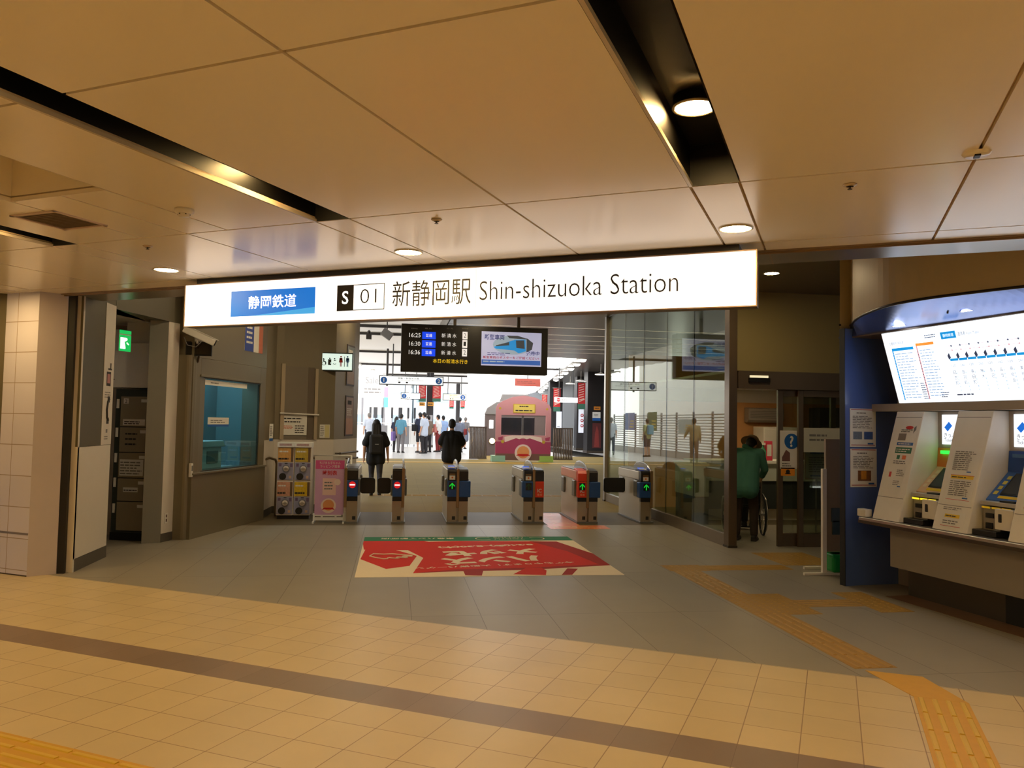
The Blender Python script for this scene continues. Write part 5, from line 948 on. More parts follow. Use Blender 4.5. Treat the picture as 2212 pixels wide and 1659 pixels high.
psign(46, ((958, 851), (1006, 865)), 'cream hanging sign with a 2 circle, right of the dark column', PSY, None, '2')
(ax, ay), (bx, by) = pxs(36, (1198, 858), (1248, 870)); w, h = bx-ax, ay-by; t = thing('no_entry_sign', 'white hanging sign with a red no-entry disc under the dark canopy', 'sign', M=facing((ax, 36, by), (1, 0, 0))); MB().box((0, 0, -.1), (w, h, 0), PSW).build('panel', t); MB().disc((h*.8, h*.5, .001), h*.38, REDL).rect(h*.48, h*.42, h*.64, h*.16, PAPER, .002).build('no_entry_mark', t); MB().bars(h*1.4, h*.35, w*.35, h*.35, GINK, 2).build('print', t); MB().cyl((w*.2, h, -.05), (w*.2, 4.2-by, -.05), .02, PSF).cyl((w*.8, h, -.05), (w*.8, 4.2-by, -.05), .02, PSF).build('hanger', t)
(ax, ay), (bx, by) = pxs(40, (1113, 817), (1167, 835)); w, h = bx-ax, ay-by; t = thing('hanging_board', 'brown-red board hanging above the train', 'sign', M=facing((ax, 40, by), (1, 0, 0))); MB().box((0, 0, -.05), (w, h, 0), mat('brick_red_board', (150, 66, 52), .5, noise=.05)).build('panel', t); MB().bars(.1, h*.3, w*.8, h*.4, mat('board_brown', (110, 50, 40), .5, noise=0), 2).build('print', t); MB().tube([(w*.5, h, -.03), (w*.5, 4.4-by, -.03)], .025, PSF).build('hanger', t)
struct(MB().tube([(ax-3, 40, 4.4), (ax+6, 40, 4.4)], .05, BEAM).build('trim_gantry'))
# columns, banners
BNR = mat('banner_red', (196, 40, 44), .6, noise=.04); BNG = mat('banner_green', (60, 110, 92), .6, noise=.03); BNW = mat('banner_pale', (222, 190, 176), .6, noise=0)
def column(x0, x1, yb, Y, label, m, top=4.3, depth=.5):
    p, q = at_y(x0, yb, Y), at_y(x1, yb, Y); t = thing('column', label, 'column', (p.x, Y, gz(Y)), 0); MB().box((0, 0, 0), (q.x-p.x, depth, top-gz(Y)), m).build('shaft', t); MB().box((-.02, -.02, 0), (q.x-p.x+.02, depth+.02, .12), DSTEEL).build('foot', t); return t
COLD = mat('dark_platform_column', (56, 54, 56), .45, .3, noise=.04)
t = column(919, 934, 980, 43.5, 'thick dark platform column standing among the waiting group', COLD, 4.3); MB().box((.02, -.012, .05), (.34, 0, 1.75), mat('column_wrap_grey', (170, 168, 170), .4, noise=.03)).build('wrap', t)
column(984, 992, 945, 56, 'slim dark column further along the platform, under the cream sign', COLD)
def banner(q, Y, label, group='red and green sale banners'):
    (ax, ay), (bx, by) = pxs(Y, *q); w, h = bx-ax, ay-by; t = thing('banner', label, 'banner', M=facing((ax, Y, by), (1, 0, 0)), group=group); MB().box((0, h*.2, -.01), (w, h, 0), BNR).build('cloth', t); MB().box((0, 0, -.01), (w, h*.2, 0), BNG).build('green_foot', t)
    b = MB()
    for i in range(7): y = h*(.32+.09*i); b.quad([(w*.1, y, .001), (w*.8, y+w*.22, .001), (w*.8, y+w*.22+h*.03, .001), (w*.1, y+h*.03, .001)], BNW)
    b.quad([(w*.1, h*.25, .001), (w*.9, h*.36, .001), (w*.9, h*.4, .001), (w*.1, h*.28, .001)], BNW); b.build('print', t); MB().cyl((-.05, h, -.005), (w+.05, h, -.005), .018, STEEL).build('rod', t)
banner(((905, 832), (920, 868)), 43, 'red and green banner on the left side of the thick dark column'); banner(((935, 832), (952, 868)), 43, 'red and green banner on the right side of the thick dark column')
banner(((971, 863), (980, 883)), 55.5, 'small red banner left of the slim dark column'); banner(((995, 863), (1004, 883)), 55.5, 'small red banner right of the slim dark column')
banner(((1249, 826), (1264, 884)), 37.5, 'tall red and green banner right of the no-entry sign'); banner(((1196, 838), (1210, 889)), 44, 'red and green banner hanging behind the no-entry sign'); banner(((1171, 852), (1182, 880)), 52, 'red banner beside the roof of the train, furthest right-hand one')
for (q, Y, lab) in (((906, 869, 918, 877), 43, 'small orange sign on the left of the thick column'), ((924, 869, 937, 877), 43, 'small orange sign on the right of the thick column')):
    (ax, ay), (bx, by) = pxs(Y, q[:2], q[2:]); t = sheet('column_sign', lab, 'sign', facing((ax, Y, by), (1, 0, 0)), bx-ax, ay-by, mat('amber_sign', (214, 146, 44), .5, noise=0), .03); MB().bars(.03, .03, bx-ax-.06, ay-by-.06, INK, 1).build('print', t)
# right platform: dark pillars with boards
t = column(1268, 1306, 978, 38, 'broad black pillar at the right of the platform', mat('black_pillar', (30, 28, 30), .4, noise=.04), 4.2, .8)
for (q, lab, c) in (((1283, 878, 1297, 886), 'orange sign on the broad black pillar', (206, 130, 40)), ((1280, 890, 1297, 909), 'white and blue sign on the broad black pillar', (226, 226, 220)), ((1280, 914, 1298, 968), 'dark red poster low on the broad black pillar', (84, 36, 36))):
    (ax, ay), (bx, by) = pxs(37.97, q[:2], q[2:]); w, h = bx-ax, ay-by; t = sheet('column_sign', lab, 'sign', facing((ax, 37.97, by), (1, 0, 0)), w, h, mat('sgn%d%d' % (c[0], c[1]), c, .5, noise=.05), .01); b = MB()
    if c[0] > 210: b.rect(0, 0, w, h*.32, BLUE).bars(w*.2, h*.5, w*.6, h*.3, GINK, 2)
    elif c[0] > 100: b.bars(.05, .05, w-.1, h-.1, INK, 1)
    else: b.quad([(w*.2, .05, .001), (w*.8, .05, .001), (w*.7, h*.7, .001), (w*.5, h*.9, .001), (w*.3, h*.6, .001)], mat('poster_maroon', (130, 50, 46), .5, noise=.1))
    b.build('print', t)
for (x0, x1, Y, lab) in ((1245, 1266, 42, 'dark pillar with a white and red board beside the broad black one'), (1186, 1214, 48, 'dark pillar behind the no-entry sign, with a plain white board')):
    t = column(x0, x1, 960, Y, lab, COLD, 4.2, .6)
for (q, Y, lab, red) in (((1250, 884, 1263, 935), 41.97, 'white board with red writing on a dark pillar', 1), ((1202, 889, 1213, 925), 47.97, 'plain white board beside the pink train panel', 0)):
    (ax, ay), (bx, by) = pxs(Y, q[:2], q[2:]); w, h = bx-ax, ay-by; t = sheet('column_sign', lab, 'sign', facing((ax, Y, by), (1, 0, 0)), w, h, mat('bright_board', (226, 232, 244), .5, noise=0, emit=.5), .02); b = MB()
    if red:
        for i in range(3): b.ring((w*.55, h*(.3+.22*i), .002), w*.14, w*.26, RED, 10).rect(w*.35, h*(.27+.22*i), w*.4, .02, RED, .002)
    else: b.bars(w*.2, h*.05, w*.6, h*.1, GINK, 1)
    b.build('print', t)
# ---------------------------------------------------------------- fences
FEN = mat('fence_stainless', (110, 100, 92), .35, .7, noise=.03)
def baluster(x0, x1, Y, label):
    p, q = at_z(x0, 992, gz(Y)), at_z(x1, 992, gz(Y)); p = at_y(x0, 960, Y); q = at_y(x1, 960, Y); w = q.x-p.x; t = thing('track_fence', label, 'fence', (p.x, Y, gz(Y)), .06); n = 12
    for i in range(n): x = w*i/(n-1); MB().cyl((x, 0, .04), (x, 0, 1.22), .028, FEN, n=8).build('bar', t)
    MB().box((-.03, -.03, 1.2), (w+.03, .03, 1.25), FEN).box((-.03, -.03, 0), (w+.03, .03, .05), FEN).build('rail', t)
baluster(1015, 1050, 30.6, 'stainless bar fence at the left of the pink train panel'); baluster(1196, 1236, 30.6, 'stainless bar fence at the right of the pink train panel')
WF = mat('white_fence_panel', (226, 226, 224), .5, noise=.02); GF = mat('grey_fence_panel', (128, 128, 132), .5, noise=.03)
t = thing('platform_fence', 'white platform fence with grey panels behind the waiting people', 'fence', (-3.3, 44.5, .2)); n = 9; W_ = 5.4
for i in range(n): MB().box((W_*i/n, 0, .12), (W_*(i+1)/n-.06, .05, 1.15), GF if i in (4, 6) else WF).build('panel', t)
for i in range(n+1): x = W_*i/n-.03; MB().box((x-.03, -.03, 0), (x+.03, .06, 1.25), WF).build('post', t)
MB().cyl((0, .02, 1.27), (W_, .02, 1.27), .03, WF).build('rail', t)
for i, x in enumerate((800, 811, 826, 847, 865, 882, 896)):
    p = at_y(x, 895, 44.6); t = thing('signal_post', 'dark slim box on a thin post above the white fence', 'post', (p.x, 44.7, .2), 0, 'dark boxes on posts along the fence'); MB().box((-.06-.05*(i % 3 == 1), -.05, 1.55), (.06+.05*(i % 3 == 1), .05, 2.15), mat('dark_box_grey', (70, 72, 78), .5, noise=0)).build('box', t); MB().cyl((0, 0, 0), (0, 0, 1.56), .025, GF, n=8).build('post', t)
t = thing('louvre_fence', 'long white slatted fence along the left platform edge', 'fence', (-3.35, 17.5, 0)); Lf = 26.0
for i in range(14): z = .55+.115*i; MB().prism([(-.03, 0, z), (.03, 0, z+.05), (.03, 0, z+.06), (-.03, 0, z+.01)], (0, Lf, 0), WF).build('slat', t)
for i in range(14): y = Lf*i/13; MB().box((-.04, y-.03, 0), (.04, y+.03, 2.2), GF).build('post', t)
MB().box((-.02, 0, .05), (.02, Lf, .5), mat('fence_kick_panel', (190, 186, 180), .5, noise=.03)).build('kick_panel', t)
for i, (y, z0, z1, wd, c, lab) in enumerate(((31.5, 1.15, 1.75, 1.6, (190, 206, 206), 'pale'), (36.0, 1.2, 2.1, 1.3, (90, 110, 60), 'green and yellow'), (39.5, 1.2, 2.1, 1.6, (110, 120, 170), 'violet'))):
    t = sheet('fence_poster', '%s poster board on the white slatted fence' % lab, 'poster', facing((-3.29, y+wd, z0+.15), (0, -1, 0)) if False else facing((-3.28, y, z0+.15), (0, 1, 0)), wd, z1-z0, mat('fposter%d' % i, c, .5, noise=.3, scale=5), .02); MB().bars(.1, .1, wd*.5, (z1-z0)*.5, mat('fposter_y', (226, 190, 70), .5, noise=0), 3).build('print', t)
# ---------------------------------------------------------------- pink train panel and the train behind it
PINK = mat('panel_pink', (200, 140, 142), .5, noise=.03); MAGE = mat('panel_magenta', (166, 64, 94), .5, noise=.03); PBR = mat('panel_brown', (120, 84, 74), .5, noise=.03); PCRM = mat('panel_cream', (230, 206, 190), .5, noise=.02)
YP = 29.0; (ax, ay), (bx, by) = pxs(YP, (1072, 853), (1189, 997)); w, h = bx-ax, ay-by; t = thing('photo_panel', 'pink cut-out panel shaped like a train front standing before the tracks', 'panel', M=facing((ax, YP, gz(YP)), (1, 0, 0))); h = ay-gz(YP); K = lambda fx, fy: (fx*w, fy*h)
prof = [(0, .06)]+[(0, .80), (.03, .86), (.12, .91), (.30, .975), (.5, 1.0), (.70, .975), (.88, .91), (.97, .86), (1, .80), (1, .06)]
wx0, wx1, wy0, wy1 = .10, .905, .40, .70
b = MB(); D = (0, 0, -.05)
b.prism([(*K(x, y), 0) for x, y in [(0, wy1), (0, .80), (.03, .86), (.12, .91), (.30, .975), (.5, 1.0), (.70, .975), (.88, .91), (.97, .86), (1, .80), (1, wy1)]], D, PINK)
b.prism([(*K(x, y), 0) for x, y in [(0, .06), (0, wy0), (1, wy0), (1, .06)]], D, PINK); b.box((0, wy0*h, -.05), (wx0*w, wy1*h, 0), PINK).box((wx1*w, wy0*h, -.05), (w, wy1*h, 0), PINK); b.build('board', t)
b = MB(); P2 = lambda pts, m, z: b.quad([(*K(x, y), z) for x, y in pts], m)
P2([(0, .12), (1, .12), (1, .30), (.83, .30), (.62, .36), (.5, .345), (.37, .36), (.17, .30), (0, .30)], MAGE, .002); P2([(.02, .02), (.98, .02), (1, .12), (0, .12)], PBR, .002)
P2([(.16, .37), (.30, .395), (.62, .395), (.83, .37), (.85, .29), (.62, .355), (.56, .34), (.5, .36), (.43, .34), (.37, .355), (.17, .29)], PCRM, .003); b.build('livery', t)
b = MB(); b.box((.31*w, .735*h, 0), (.71*w, .87*h, .012), mat('plate_gold', (206, 172, 66), .4, .2, noise=0)).box((.325*w, .745*h, .012), (.695*w, .86*h, .014), mat('plate_yellow', (226, 200, 100), .5, noise=0)).bars(.42*w, .82*h, .18*w, .03*h, INK, 1, .015).bars(.35*w, .755*h, .32*w, .035*h, INK, 1, .015); b.build('name_plate', t)
b = MB(); c = (.5*w, .135*h, .03); b.cyl((c[0], c[1], 0), c, .15*w, PCRM, n=30); b.disc((c[0], c[1]+.02, .031), .11*w, MATS['badge_orange']); b.quad([(c[0]-.13*w, c[1]-.1, .032), (c[0]-.08*w, c[1]-.04, .032), (c[0]+.08*w, c[1]-.04, .032), (c[0]+.13*w, c[1]-.1, .032), (c[0], c[1]-.13, .032)], RED); b.build('round_badge', t)
b = MB()
for fx in (.075, .925): b.disc((fx*w, .80*h, .002), .045, MATS['plate_gold']).disc((fx*w*.0+(.13 if fx < .5 else .87)*w, .30*h, .004), .06, MATS['plate_gold']).quad([((fx-.03)*w, .36*h, .003), ((fx+.06)*w, .38*h, .003), ((fx+.05)*w, .32*h, .003), ((fx-.02)*w, .32*h, .003)], MAGE)
b.build('lamp_print', t)
MB().box((-.06*w, 0, -.4), (.18*w, .09*h, .02), mat('panel_foot_mint', (150, 190, 160), .5, noise=.05)).build('foot', t); MB().box((.80*w, 0, -.4), (1.05*w, .09*h, .02), mat('panel_foot_lime', (160, 190, 90), .5, noise=.05)).build('foot', t)
MB().box((.47*w, wy0*h, -.06), (.505*w, wy1*h, -.03), mat('panel_mullion', (90, 86, 84), .5, noise=0)).build('mullion', t)
# train
YT_ = 34.0; TRX = mat('train_maroon_grey', (96, 84, 82), .4, .2, noise=.04); TRR = mat('train_roof_grey', (118, 114, 112), .5, noise=.04); TRK = mat('train_dark_glass', (26, 28, 32), .1, noise=0)
xl = at_y(1047, 900, YT_).x; wt = 2.65; T_ = Matrix.Translation((xl, YT_, 0)) @ Matrix.Rotation(-.12, 4, 'Z'); t = thing('train', 'grey train standing at the platform behind the pink panel, one headlight lit', 'train', M=T_)
b = MB(); sec = [(0, -.55), (0, 1.9), (.12, 2.2), (.5, 2.45), (wt/2, 2.55), (wt-.5, 2.45), (wt-.12, 2.2), (wt, 1.9), (wt, -.55)]
b.prism([(x, 0, z) for x, z in sec], (0, 17, 0), TRX); b.build('body', t, .05)
b = MB(); b.prism([(x, -.06, z) for x, z in [(-.02, 1.95), (.1, 2.24), (.5, 2.5), (wt/2, 2.6), (wt-.5, 2.5), (wt-.1, 2.24), (wt+.02, 1.95)]], (0, 17.1, 0), TRR); b.build('roof', t, .03)
b = MB(); b.prism([(.62, .8, 2.5), (.75, .8, 2.88), (wt-.75, .8, 2.88), (wt-.55, .8, 2.5)], (0, 3, 0), TRR); b.build('air_conditioner', t, .04)
b = MB(); b.box((.5, -.02, 1.0), (wt-.5, .01, 1.85), TRK); b.build('windscreen', t, .02)
LITW = glow('window_daylight_glow', (255, 255, 250), 1.3); MB().box((.2, -.03, 1.35), (.38, .01, 1.72), LITW).build('side_window', t, .03)  # glow stands in for daylight seen through the cab window
for x in (.34, wt-.34): MB().cyl((x, -.05, .82), (x, .0, .82), .14, DSTEEL, n=20).cyl((x, -.06, .82), (x, -.05, .82), .115, glow('headlight', (255, 200, 110), 40) if x < 1 else TRK, n=20).build('headlight', t)
MB().box((.1, -.12, -.5), (wt-.1, .0, -.1), DSTEEL).box((wt/2-.15, -.4, -.3), (wt/2+.15, 0, -.05), BLACK).build('buffer', t); MB().box((.2, .3, -.9), (wt-.2, 16, -.5), BLACK).build('bogie', t)
for i in range(6): MB().box((-.01, 2+2.4*i, 1.0), (.0, 3.6+2.4*i, 1.75), TRK).build('window', t)
# small fittings under the roof
p = at_y(836, 722, 20.5); t = thing('loudspeaker', 'grey box loudspeaker tilted under the pale roof beam', 'loudspeaker', (p.x, 20.5, p.z)); b = MB(Matrix.Rotation(.6, 4, 'Y')); b.box((-.14, -.1, -.1), (.14, .1, .1), GINK); b.build('box', t, .01); MB().cyl((0, 0, .05), (0, 0, 4.3-p.z), .015, BEAM).build('rod', t)
p = at_y(797, 722, 24); t = thing('ceiling_camera', 'small dark camera box hanging from the pale roof', 'camera', (p.x, 24, p.z-.05)); MB().box((-.08, -.08, -.1), (.08, .08, .06), BEAM).build('box', t, .01); MB().ball((0, 0, .12), .05, BEAM).build('joint', t); MB().cyl((0, 0, .12), (0, 0, 4.3-p.z+.05), .015, BEAM).build('rod', t)
struct(MB().cyl((at_y(838, 750, 30).x, 30, 2.9), (at_y(838, 750, 30).x, 30, 4.3), .04, BEAM).build('trim_hanger_rod'))
# ---------------------------------------------------------------- outside
OW = mat('pale_building', (226, 222, 214), .7, noise=.03); OG = mat('outside_ground', (236, 234, 230), .9, noise=.05); OB = mat('blue_building', (196, 216, 232), .6, noise=.03); OWG = mat('building_glass', (150, 170, 190), .2, noise=0)
struct(MB().box((-70, 16, -.12), (80, 130, -1.4), OG).build('ground'))
def bldg(x0, x1, y0, y1, z, m, label, rows, cols):
    t = thing('building', label, 'building', (x0, y0, -.12)); MB().box((0, 0, 0), (x1-x0, y1-y0, z), m).build('walls', t); MB().box((-.2, -.2, z), (x1-x0+.2, y1-y0+.2, z+.3), WHITE).build('roof', t); W_ = x1-x0
    for r in range(rows):
        for c in range(cols): MB().box((W_*(c+.2)/cols, -.03, z*(r+.35)/rows), (W_*(c+.8)/cols, 0, z*(r+.75)/rows), OWG).build('window', t)
bldg(-9, 1.2, 70, 85, 9, OW, 'white building beyond the left platform', 3, 6)
bldg(1.8, 6.5, 76, 90, 5.2, OB, 'pale blue building beyond the dark column', 2, 4)
bldg(-26, -10, 24, 60, 12, OW, 'pale building beyond the slatted fence, seen in the glass', 4, 6)
(ax, ay), (bx, by) = pxs(62, (776, 806), (838, 860)); t = sheet('billboard', 'big pale billboard beyond the left platform', 'billboard', facing((ax, 62, by), (1, 0, 0)), bx-ax, ay-by, OW, .1); MB().text('Sale?', .5, 1.1, .5, GINK, .005, 1.2).bars(.4, .3, 1.4, .5, GINK, 2, .005).build('print', t); MB().cyl((.3, 0, -.06), (.3, -by-.1, -.06), .08, GF).cyl((bx-ax-.3, 0, -.06), (bx-ax-.3, -by-.1, -.06), .08, GF).build('post', t)
(ax, ay), (bx, by) = pxs(60, (830, 836), (838, 880)); t = sheet('street_banner', 'narrow pink and blue upright sign beyond the fence', 'sign', facing((ax, 60, by), (1, 0, 0)), bx-ax, ay-by, mat('street_pink', (236, 140, 160), .5, noise=0), .05); MB().rect(0, 0, bx-ax, (ay-by)*.5, mat('street_blue', (100, 190, 236), .5, noise=0), .002).build('print', t); MB().cyl((.05, 0, -.02), (.05, -by-.1, -.02), .05, GF).build('post', t)
# ================================================================ people
SKIN = mat('skin', (206, 158, 128), .55, noise=.03); HAIRK = mat('black_hair', (26, 22, 22), .5, noise=.1, scale=40); HAIRG = mat('grey_hair', (120, 116, 112), .6, noise=.1, scale=40); EYE = mat('eye_dark', (20, 16, 14), .3, noise=0); LIP = mat('lips', (170, 96, 86), .5, noise=0); SHOE = mat('dark_shoe', (34, 30, 30), .5, noise=.05)
def cloth(n, c): return mat('cloth_'+n, c, .85, noise=.08, scale=12, bump=.2)
def capsule_geo(b, p0, r0, p1, r1, m, n=12):
    p0, p1 = Vector(p0), Vector(p1); d = p1-p0; q = d.to_track_quat('Z', 'Y') if d.length > 1e-6 else Matrix.Identity(3).to_quaternion(); v = []; rings = []
    for k in range(4): a = -PI/2+PI/2*k/3.0; rings.append((p0, r0*max(math.cos(a), .02), r0*math.sin(a)))
    for k in range(4): a = PI/2*k/3.0; rings.append((p1, r1*max(math.cos(a), .02), r1*math.sin(a)))
    for c, r, z in rings:
        for j in range(n): a = 2*PI*j/n; v.append(c+q @ Vector((r*math.cos(a), r*math.sin(a), z)))
    L_ = len(rings); fs = [(i*n+j, i*n+(j+1) % n, (i+1)*n+(j+1) % n, (i+1)*n+j) for i in range(L_-1) for j in range(n)]+[tuple(range(n-1, -1, -1)), tuple(range((L_-1)*n, L_*n))]
    b.add(v, fs, m, True)
def fuse(b, name, parent, voxel, m, smooth=6):
    o = b.build('tmp_shape'); r = o.modifiers.new('r', 'REMESH'); r.mode = 'VOXEL'; r.voxel_size = voxel; s = o.modifiers.new('s', 'SMOOTH'); s.factor = .5; s.iterations = smooth
    dg = bpy.context.evaluated_depsgraph_get(); me = bpy.data.meshes.new_from_object(o.evaluated_get(dg)); old = o.data; bpy.data.objects.remove(o); bpy.data.meshes.remove(old)
    me.name = name; me.materials.clear(); me.materials.append(m)
    for p in me.polygons: p.use_smooth = True
    q = bpy.data.objects.new(name, me); COL.objects.link(q); q.parent = parent; return q
BASEJ = dict(pelvis=(0, 0, .93), chest=(0, .0, 1.26), neck=(0, -.005, 1.44), head=(0, .015, 1.575))
for s, sg in (('l', -1), ('r', 1)):
    BASEJ.update({s+'hip': (sg*.085, 0, .90), s+'knee': (sg*.095, .01, .49), s+'ank': (sg*.10, -.02, .085), s+'sho': (sg*.165, 0, 1.37), s+'elb': (sg*.215, -.02, 1.10), s+'wri': (sg*.225, .04, .865)})
def person(label, loc, rz, h=1.7, pose=None, top=None, bottom=None, sleeve='short', legs='long', hair='short', hairm=None, wide=1.0, voxel=.011, extra=None, shoes=SHOE, hem=.88, facing_=None, skirt=False, seated=False):
    t = thing('person', label, 'person', loc, rz); J = {k: Vector(v) for k, v in BASEJ.items()}
    for k, v in (pose or {}).items(): J[k] = Vector(v)
    k = h/1.7; J = {n: v*k for n, v in J.items()}; R_ = lambda r: r*k
    up = (J['head']-J['neck']).normalized(); fw = Vector((0, 1, 0)); fw = (fw-up*fw.dot(up)).normalized(); rt = fw.cross(up)
    b = MB(); C_ = lambda p0, r0, p1, r1: capsule_geo(b, p0, R_(r0), p1, R_(r1), SKIN)
    for dx in (-.06, .06): C_(J['pelvis']+Vector((dx*k, 0, 0)), .085, J['chest']+Vector((dx*1.1*k, 0, 0)), .092)
    C_(J['lsho'], .055, J['rsho'], .055); C_(J['chest'], .09, J['neck'], .052); C_(J['neck'], .05, J['head']-up*R_(.03), .05)
    q = Matrix((rt, fw, up)).transposed()
    b.ball(J['head']+up*R_(.015), (R_(.073), R_(.09), R_(.112)), SKIN, q=q); b.ball(J['head']-up*R_(.06)+fw*R_(.03), (R_(.05), R_(.055), R_(.055)), SKIN, q=q)
    b.ball(J['head']-up*R_(.012)+fw*R_(.092), (R_(.014), R_(.02), R_(.024)), SKIN, q=q)
    for sg in (-1, 1): b.ball(J['head']+rt*sg*R_(.075)-up*R_(.005), (R_(.012), R_(.022), R_(.032)), SKIN, q=q)
    for s, sg in (('l', -1), ('r', 1)):
        C_(J[s+'hip'], .082, J[s+'knee'], .055); C_(J[s+'knee'], .053, J[s+'ank'], .036); C_(J[s+'ank'], .036, J[s+'ank']+Vector((0, .13, -.045))*k, .03)
        C_(J[s+'sho'], .052, J[s+'elb'], .040); C_(J[s+'elb'], .039, J[s+'wri'], .026)
        d = (J[s+'wri']-J[s+'elb']).normalized(); side = fw.cross(d).normalized() if abs(fw.dot(d)) < .95 else Vector((1, 0, 0)); fwd = d.cross(side).normalized()
        if fwd.dot(fw) < 0: fwd = -fwd
        w_ = J[s+'wri']; C_(w_, .025, w_+d*R_(.07), .026); C_(w_+d*R_(.06)+fwd*R_(.022), .014, w_+d*R_(.06)-fwd*R_(.022), .014)
        for i, ln in enumerate((.068, .078, .072, .055)):   # four fingers, slightly curled towards the body
            base = w_+d*R_(.085)+fwd*R_(.03-.02*i); mid = base+d*R_(ln*.55); C_(base, .0088, mid, .0082); C_(mid, .0082, mid+(d*.8-Vector((sg, 0, 0))*.5).normalized()*R_(ln*.5), .0072)
        th = w_+d*R_(.025)+fwd*R_(.028); m1 = th+(d*.6+fwd*.7)*R_(.045); C_(th, .011, m1, .0095); C_(m1, .0095, m1+d*R_(.03), .008)
    fuse(b, 'body', t, voxel, SKIN, 3)
    b = MB()   # face
    for sg in (-1, 1): b.ball(J['head']+rt*sg*R_(.031)+up*R_(.012)+fw*R_(.083), (R_(.011), R_(.006), R_(.006)), EYE, 8, 5, q)
    b.build('eye', t); MB().ball(J['head']-up*R_(.052)+fw*R_(.082), (R_(.022), R_(.007), R_(.006)), LIP, 8, 5, q).build('mouth', t)
    # clothes
    if bottom:
        b = MB(); C2 = lambda p0, r0, p1, r1: capsule_geo(b, p0, R_(r0), p1, R_(r1), bottom)
        C2(J['lhip']+Vector((0, 0, .04))*k, .105, J['rhip']+Vector((0, 0, .04))*k, .105)
        for s in 'lr':
            if skirt: C2(J[s+'hip'], .11, J[s+'knee']+Vector((0, 0, .02)), .13); continue
            C2(J[s+'hip'], .098, J[s+'knee'], .072 if legs != 'tight' else .062)
            if legs in ('long', 'tight'): C2(J[s+'knee'], .070 if legs == 'long' else .061, J[s+'ank']+Vector((0, 0, .02)), .058 if legs == 'long' else .044)
        fuse(b, 'skirt' if skirt else ('shorts' if legs == 'short' else 'trousers'), t, max(voxel, .012), bottom)
    if top:
        b = MB(); C3 = lambda p0, r0, p1, r1: capsule_geo(b, p0, R_(r0), p1, R_(r1), top); lo = J['pelvis'].lerp(J['chest'], (hem-.93)/.33)
        for dx in (-.065*wide, .065*wide): C3(lo+Vector((dx*k, 0, 0)), .110*wide, J['chest']+Vector((dx*1.05*k, 0, .02*k)), .108)
        C3(lo, .118, J['chest']+Vector((0, 0, .03*k)), .120)
        C3(J['lsho'].lerp(J['rsho'], .06), .070, J['rsho'].lerp(J['lsho'], .06), .070); C3(J['chest']+Vector((0, 0, .05*k)), .1, J['neck']-Vector((0, 0, .03*k)), .07)
        for s in 'lr':
            C3(J[s+'sho'], .070, J[s+'elb'] if sleeve == 'long' else J[s+'sho'].lerp(J[s+'elb'], .72), .060 if sleeve == 'long' else .072*wide)
            if sleeve == 'long': C3(J[s+'elb'], .058, J[s+'wri'].lerp(J[s+'elb'], .1), .046)
        fuse(b, 'shirt' if sleeve == 'short' else 'jacket', t, max(voxel, .012), top)
    b = MB(); hm = hairm or HAIRK
    b.ball(J['head']+up*R_(.035)-fw*R_(.014), (R_(.086), R_(.098), R_(.105)), hm, q=q)
    if hair == 'long':
        for dx in (-.05, 0, .05): capsule_geo(b, J['head']-fw*R_(.05)+rt*R_(dx), R_(.055), J['chest']-fw*R_(.115)+rt*R_(dx*1.3)+up*R_(.02), R_(.045), hm)
    else: b.ball(J['head']-up*R_(.03)-fw*R_(.045), (R_(.072), R_(.05), R_(.06)), hm, q=q)
    if hair != 'long':   # cut the front away so that the face shows
        pass
    o = fuse(b, 'hair', t, max(voxel, .010), hm, 2)
    me = o.data; bm = bmesh.new(); bm.from_mesh(me)
    kill = [v for v in bm.verts if (v.co-J['head']).dot(fw) > R_(.045) and (v.co-J['head']).dot(up) < R_(.065)]; bmesh.ops.delete(bm, geom=kill, context='VERTS'); bm.to_mesh(me); bm.free()
    for s in 'lr':
        b = MB(); a = J[s+'ank']; dz = a.z; capsule_geo(b, a+Vector((0, -.03*k, -.035*k)), R_(.045), a+Vector((0, .15*k, -.055*k)), R_(.036), shoes); b.box(a+Vector((-.04*k, -.07*k, -.085*k)), a+Vector((.04*k, .18*k, -.06*k)), shoes); fuse(b, 'shoe', t, .010, shoes, 3)
    if extra: extra(t, J, k, fw, up, rt)
    return t
def bag(m, c0, sx, sy, sz, nm='bag', strap=None):
    def f(t, J, k, fw, up, rt):
        c = Vector(c0)*k; b = MB(); b.box(c-Vector((sx, sy, sz)), c+Vector((sx, sy, sz)), m); b.build(nm, t, .03)
        if strap: MB().tube([J[strap]+Vector((0, .08, .03)), J[strap]+Vector((0, 0, .085)), J[strap]+Vector((0, -.08, .03)), c+Vector((0, 0, sz))], .012, m, 6).build('strap', t)
    return f
def P_at(px, Y, dz=0): p = at_y(px, 900, Y); return (p.x, Y, gz(Y)+dz)
KB = cloth('black', (24, 24, 26)); NAV = cloth('navy', (48, 54, 76)); TEAL = cloth('teal_blue', (92, 150, 176)); PALE = cloth('pale_blue', (196, 206, 222)); GRYT = cloth('grey_trousers', (120, 116, 118)); KHK = cloth('khaki', (150, 116, 70)); DKT = cloth('dark_trousers', (40, 38, 42)); RDT = cloth('dark_red', (130, 44, 44)); LIL = cloth('lilac', (130, 110, 176)); TAN = cloth('tan', (120, 104, 88)); LEG = cloth('leggings', (52, 50, 54)); COAT = cloth('teal_coat', (66, 120, 108)); BRN = cloth('brown_trousers', (58, 46, 38)); HATM = cloth('brown_hat', (150, 128, 100)); WSH = cloth('white_shirt', (226, 224, 220)); GRN = cloth('sage_shirt', (170, 176, 130)); BGE = cloth('beige_jacket', (176, 164, 132)); LBL = cloth('light_blue', (150, 176, 216)); GBL = cloth('grey_blue', (110, 118, 136)); PNK = cloth('pink_stripe', (196, 120, 112))
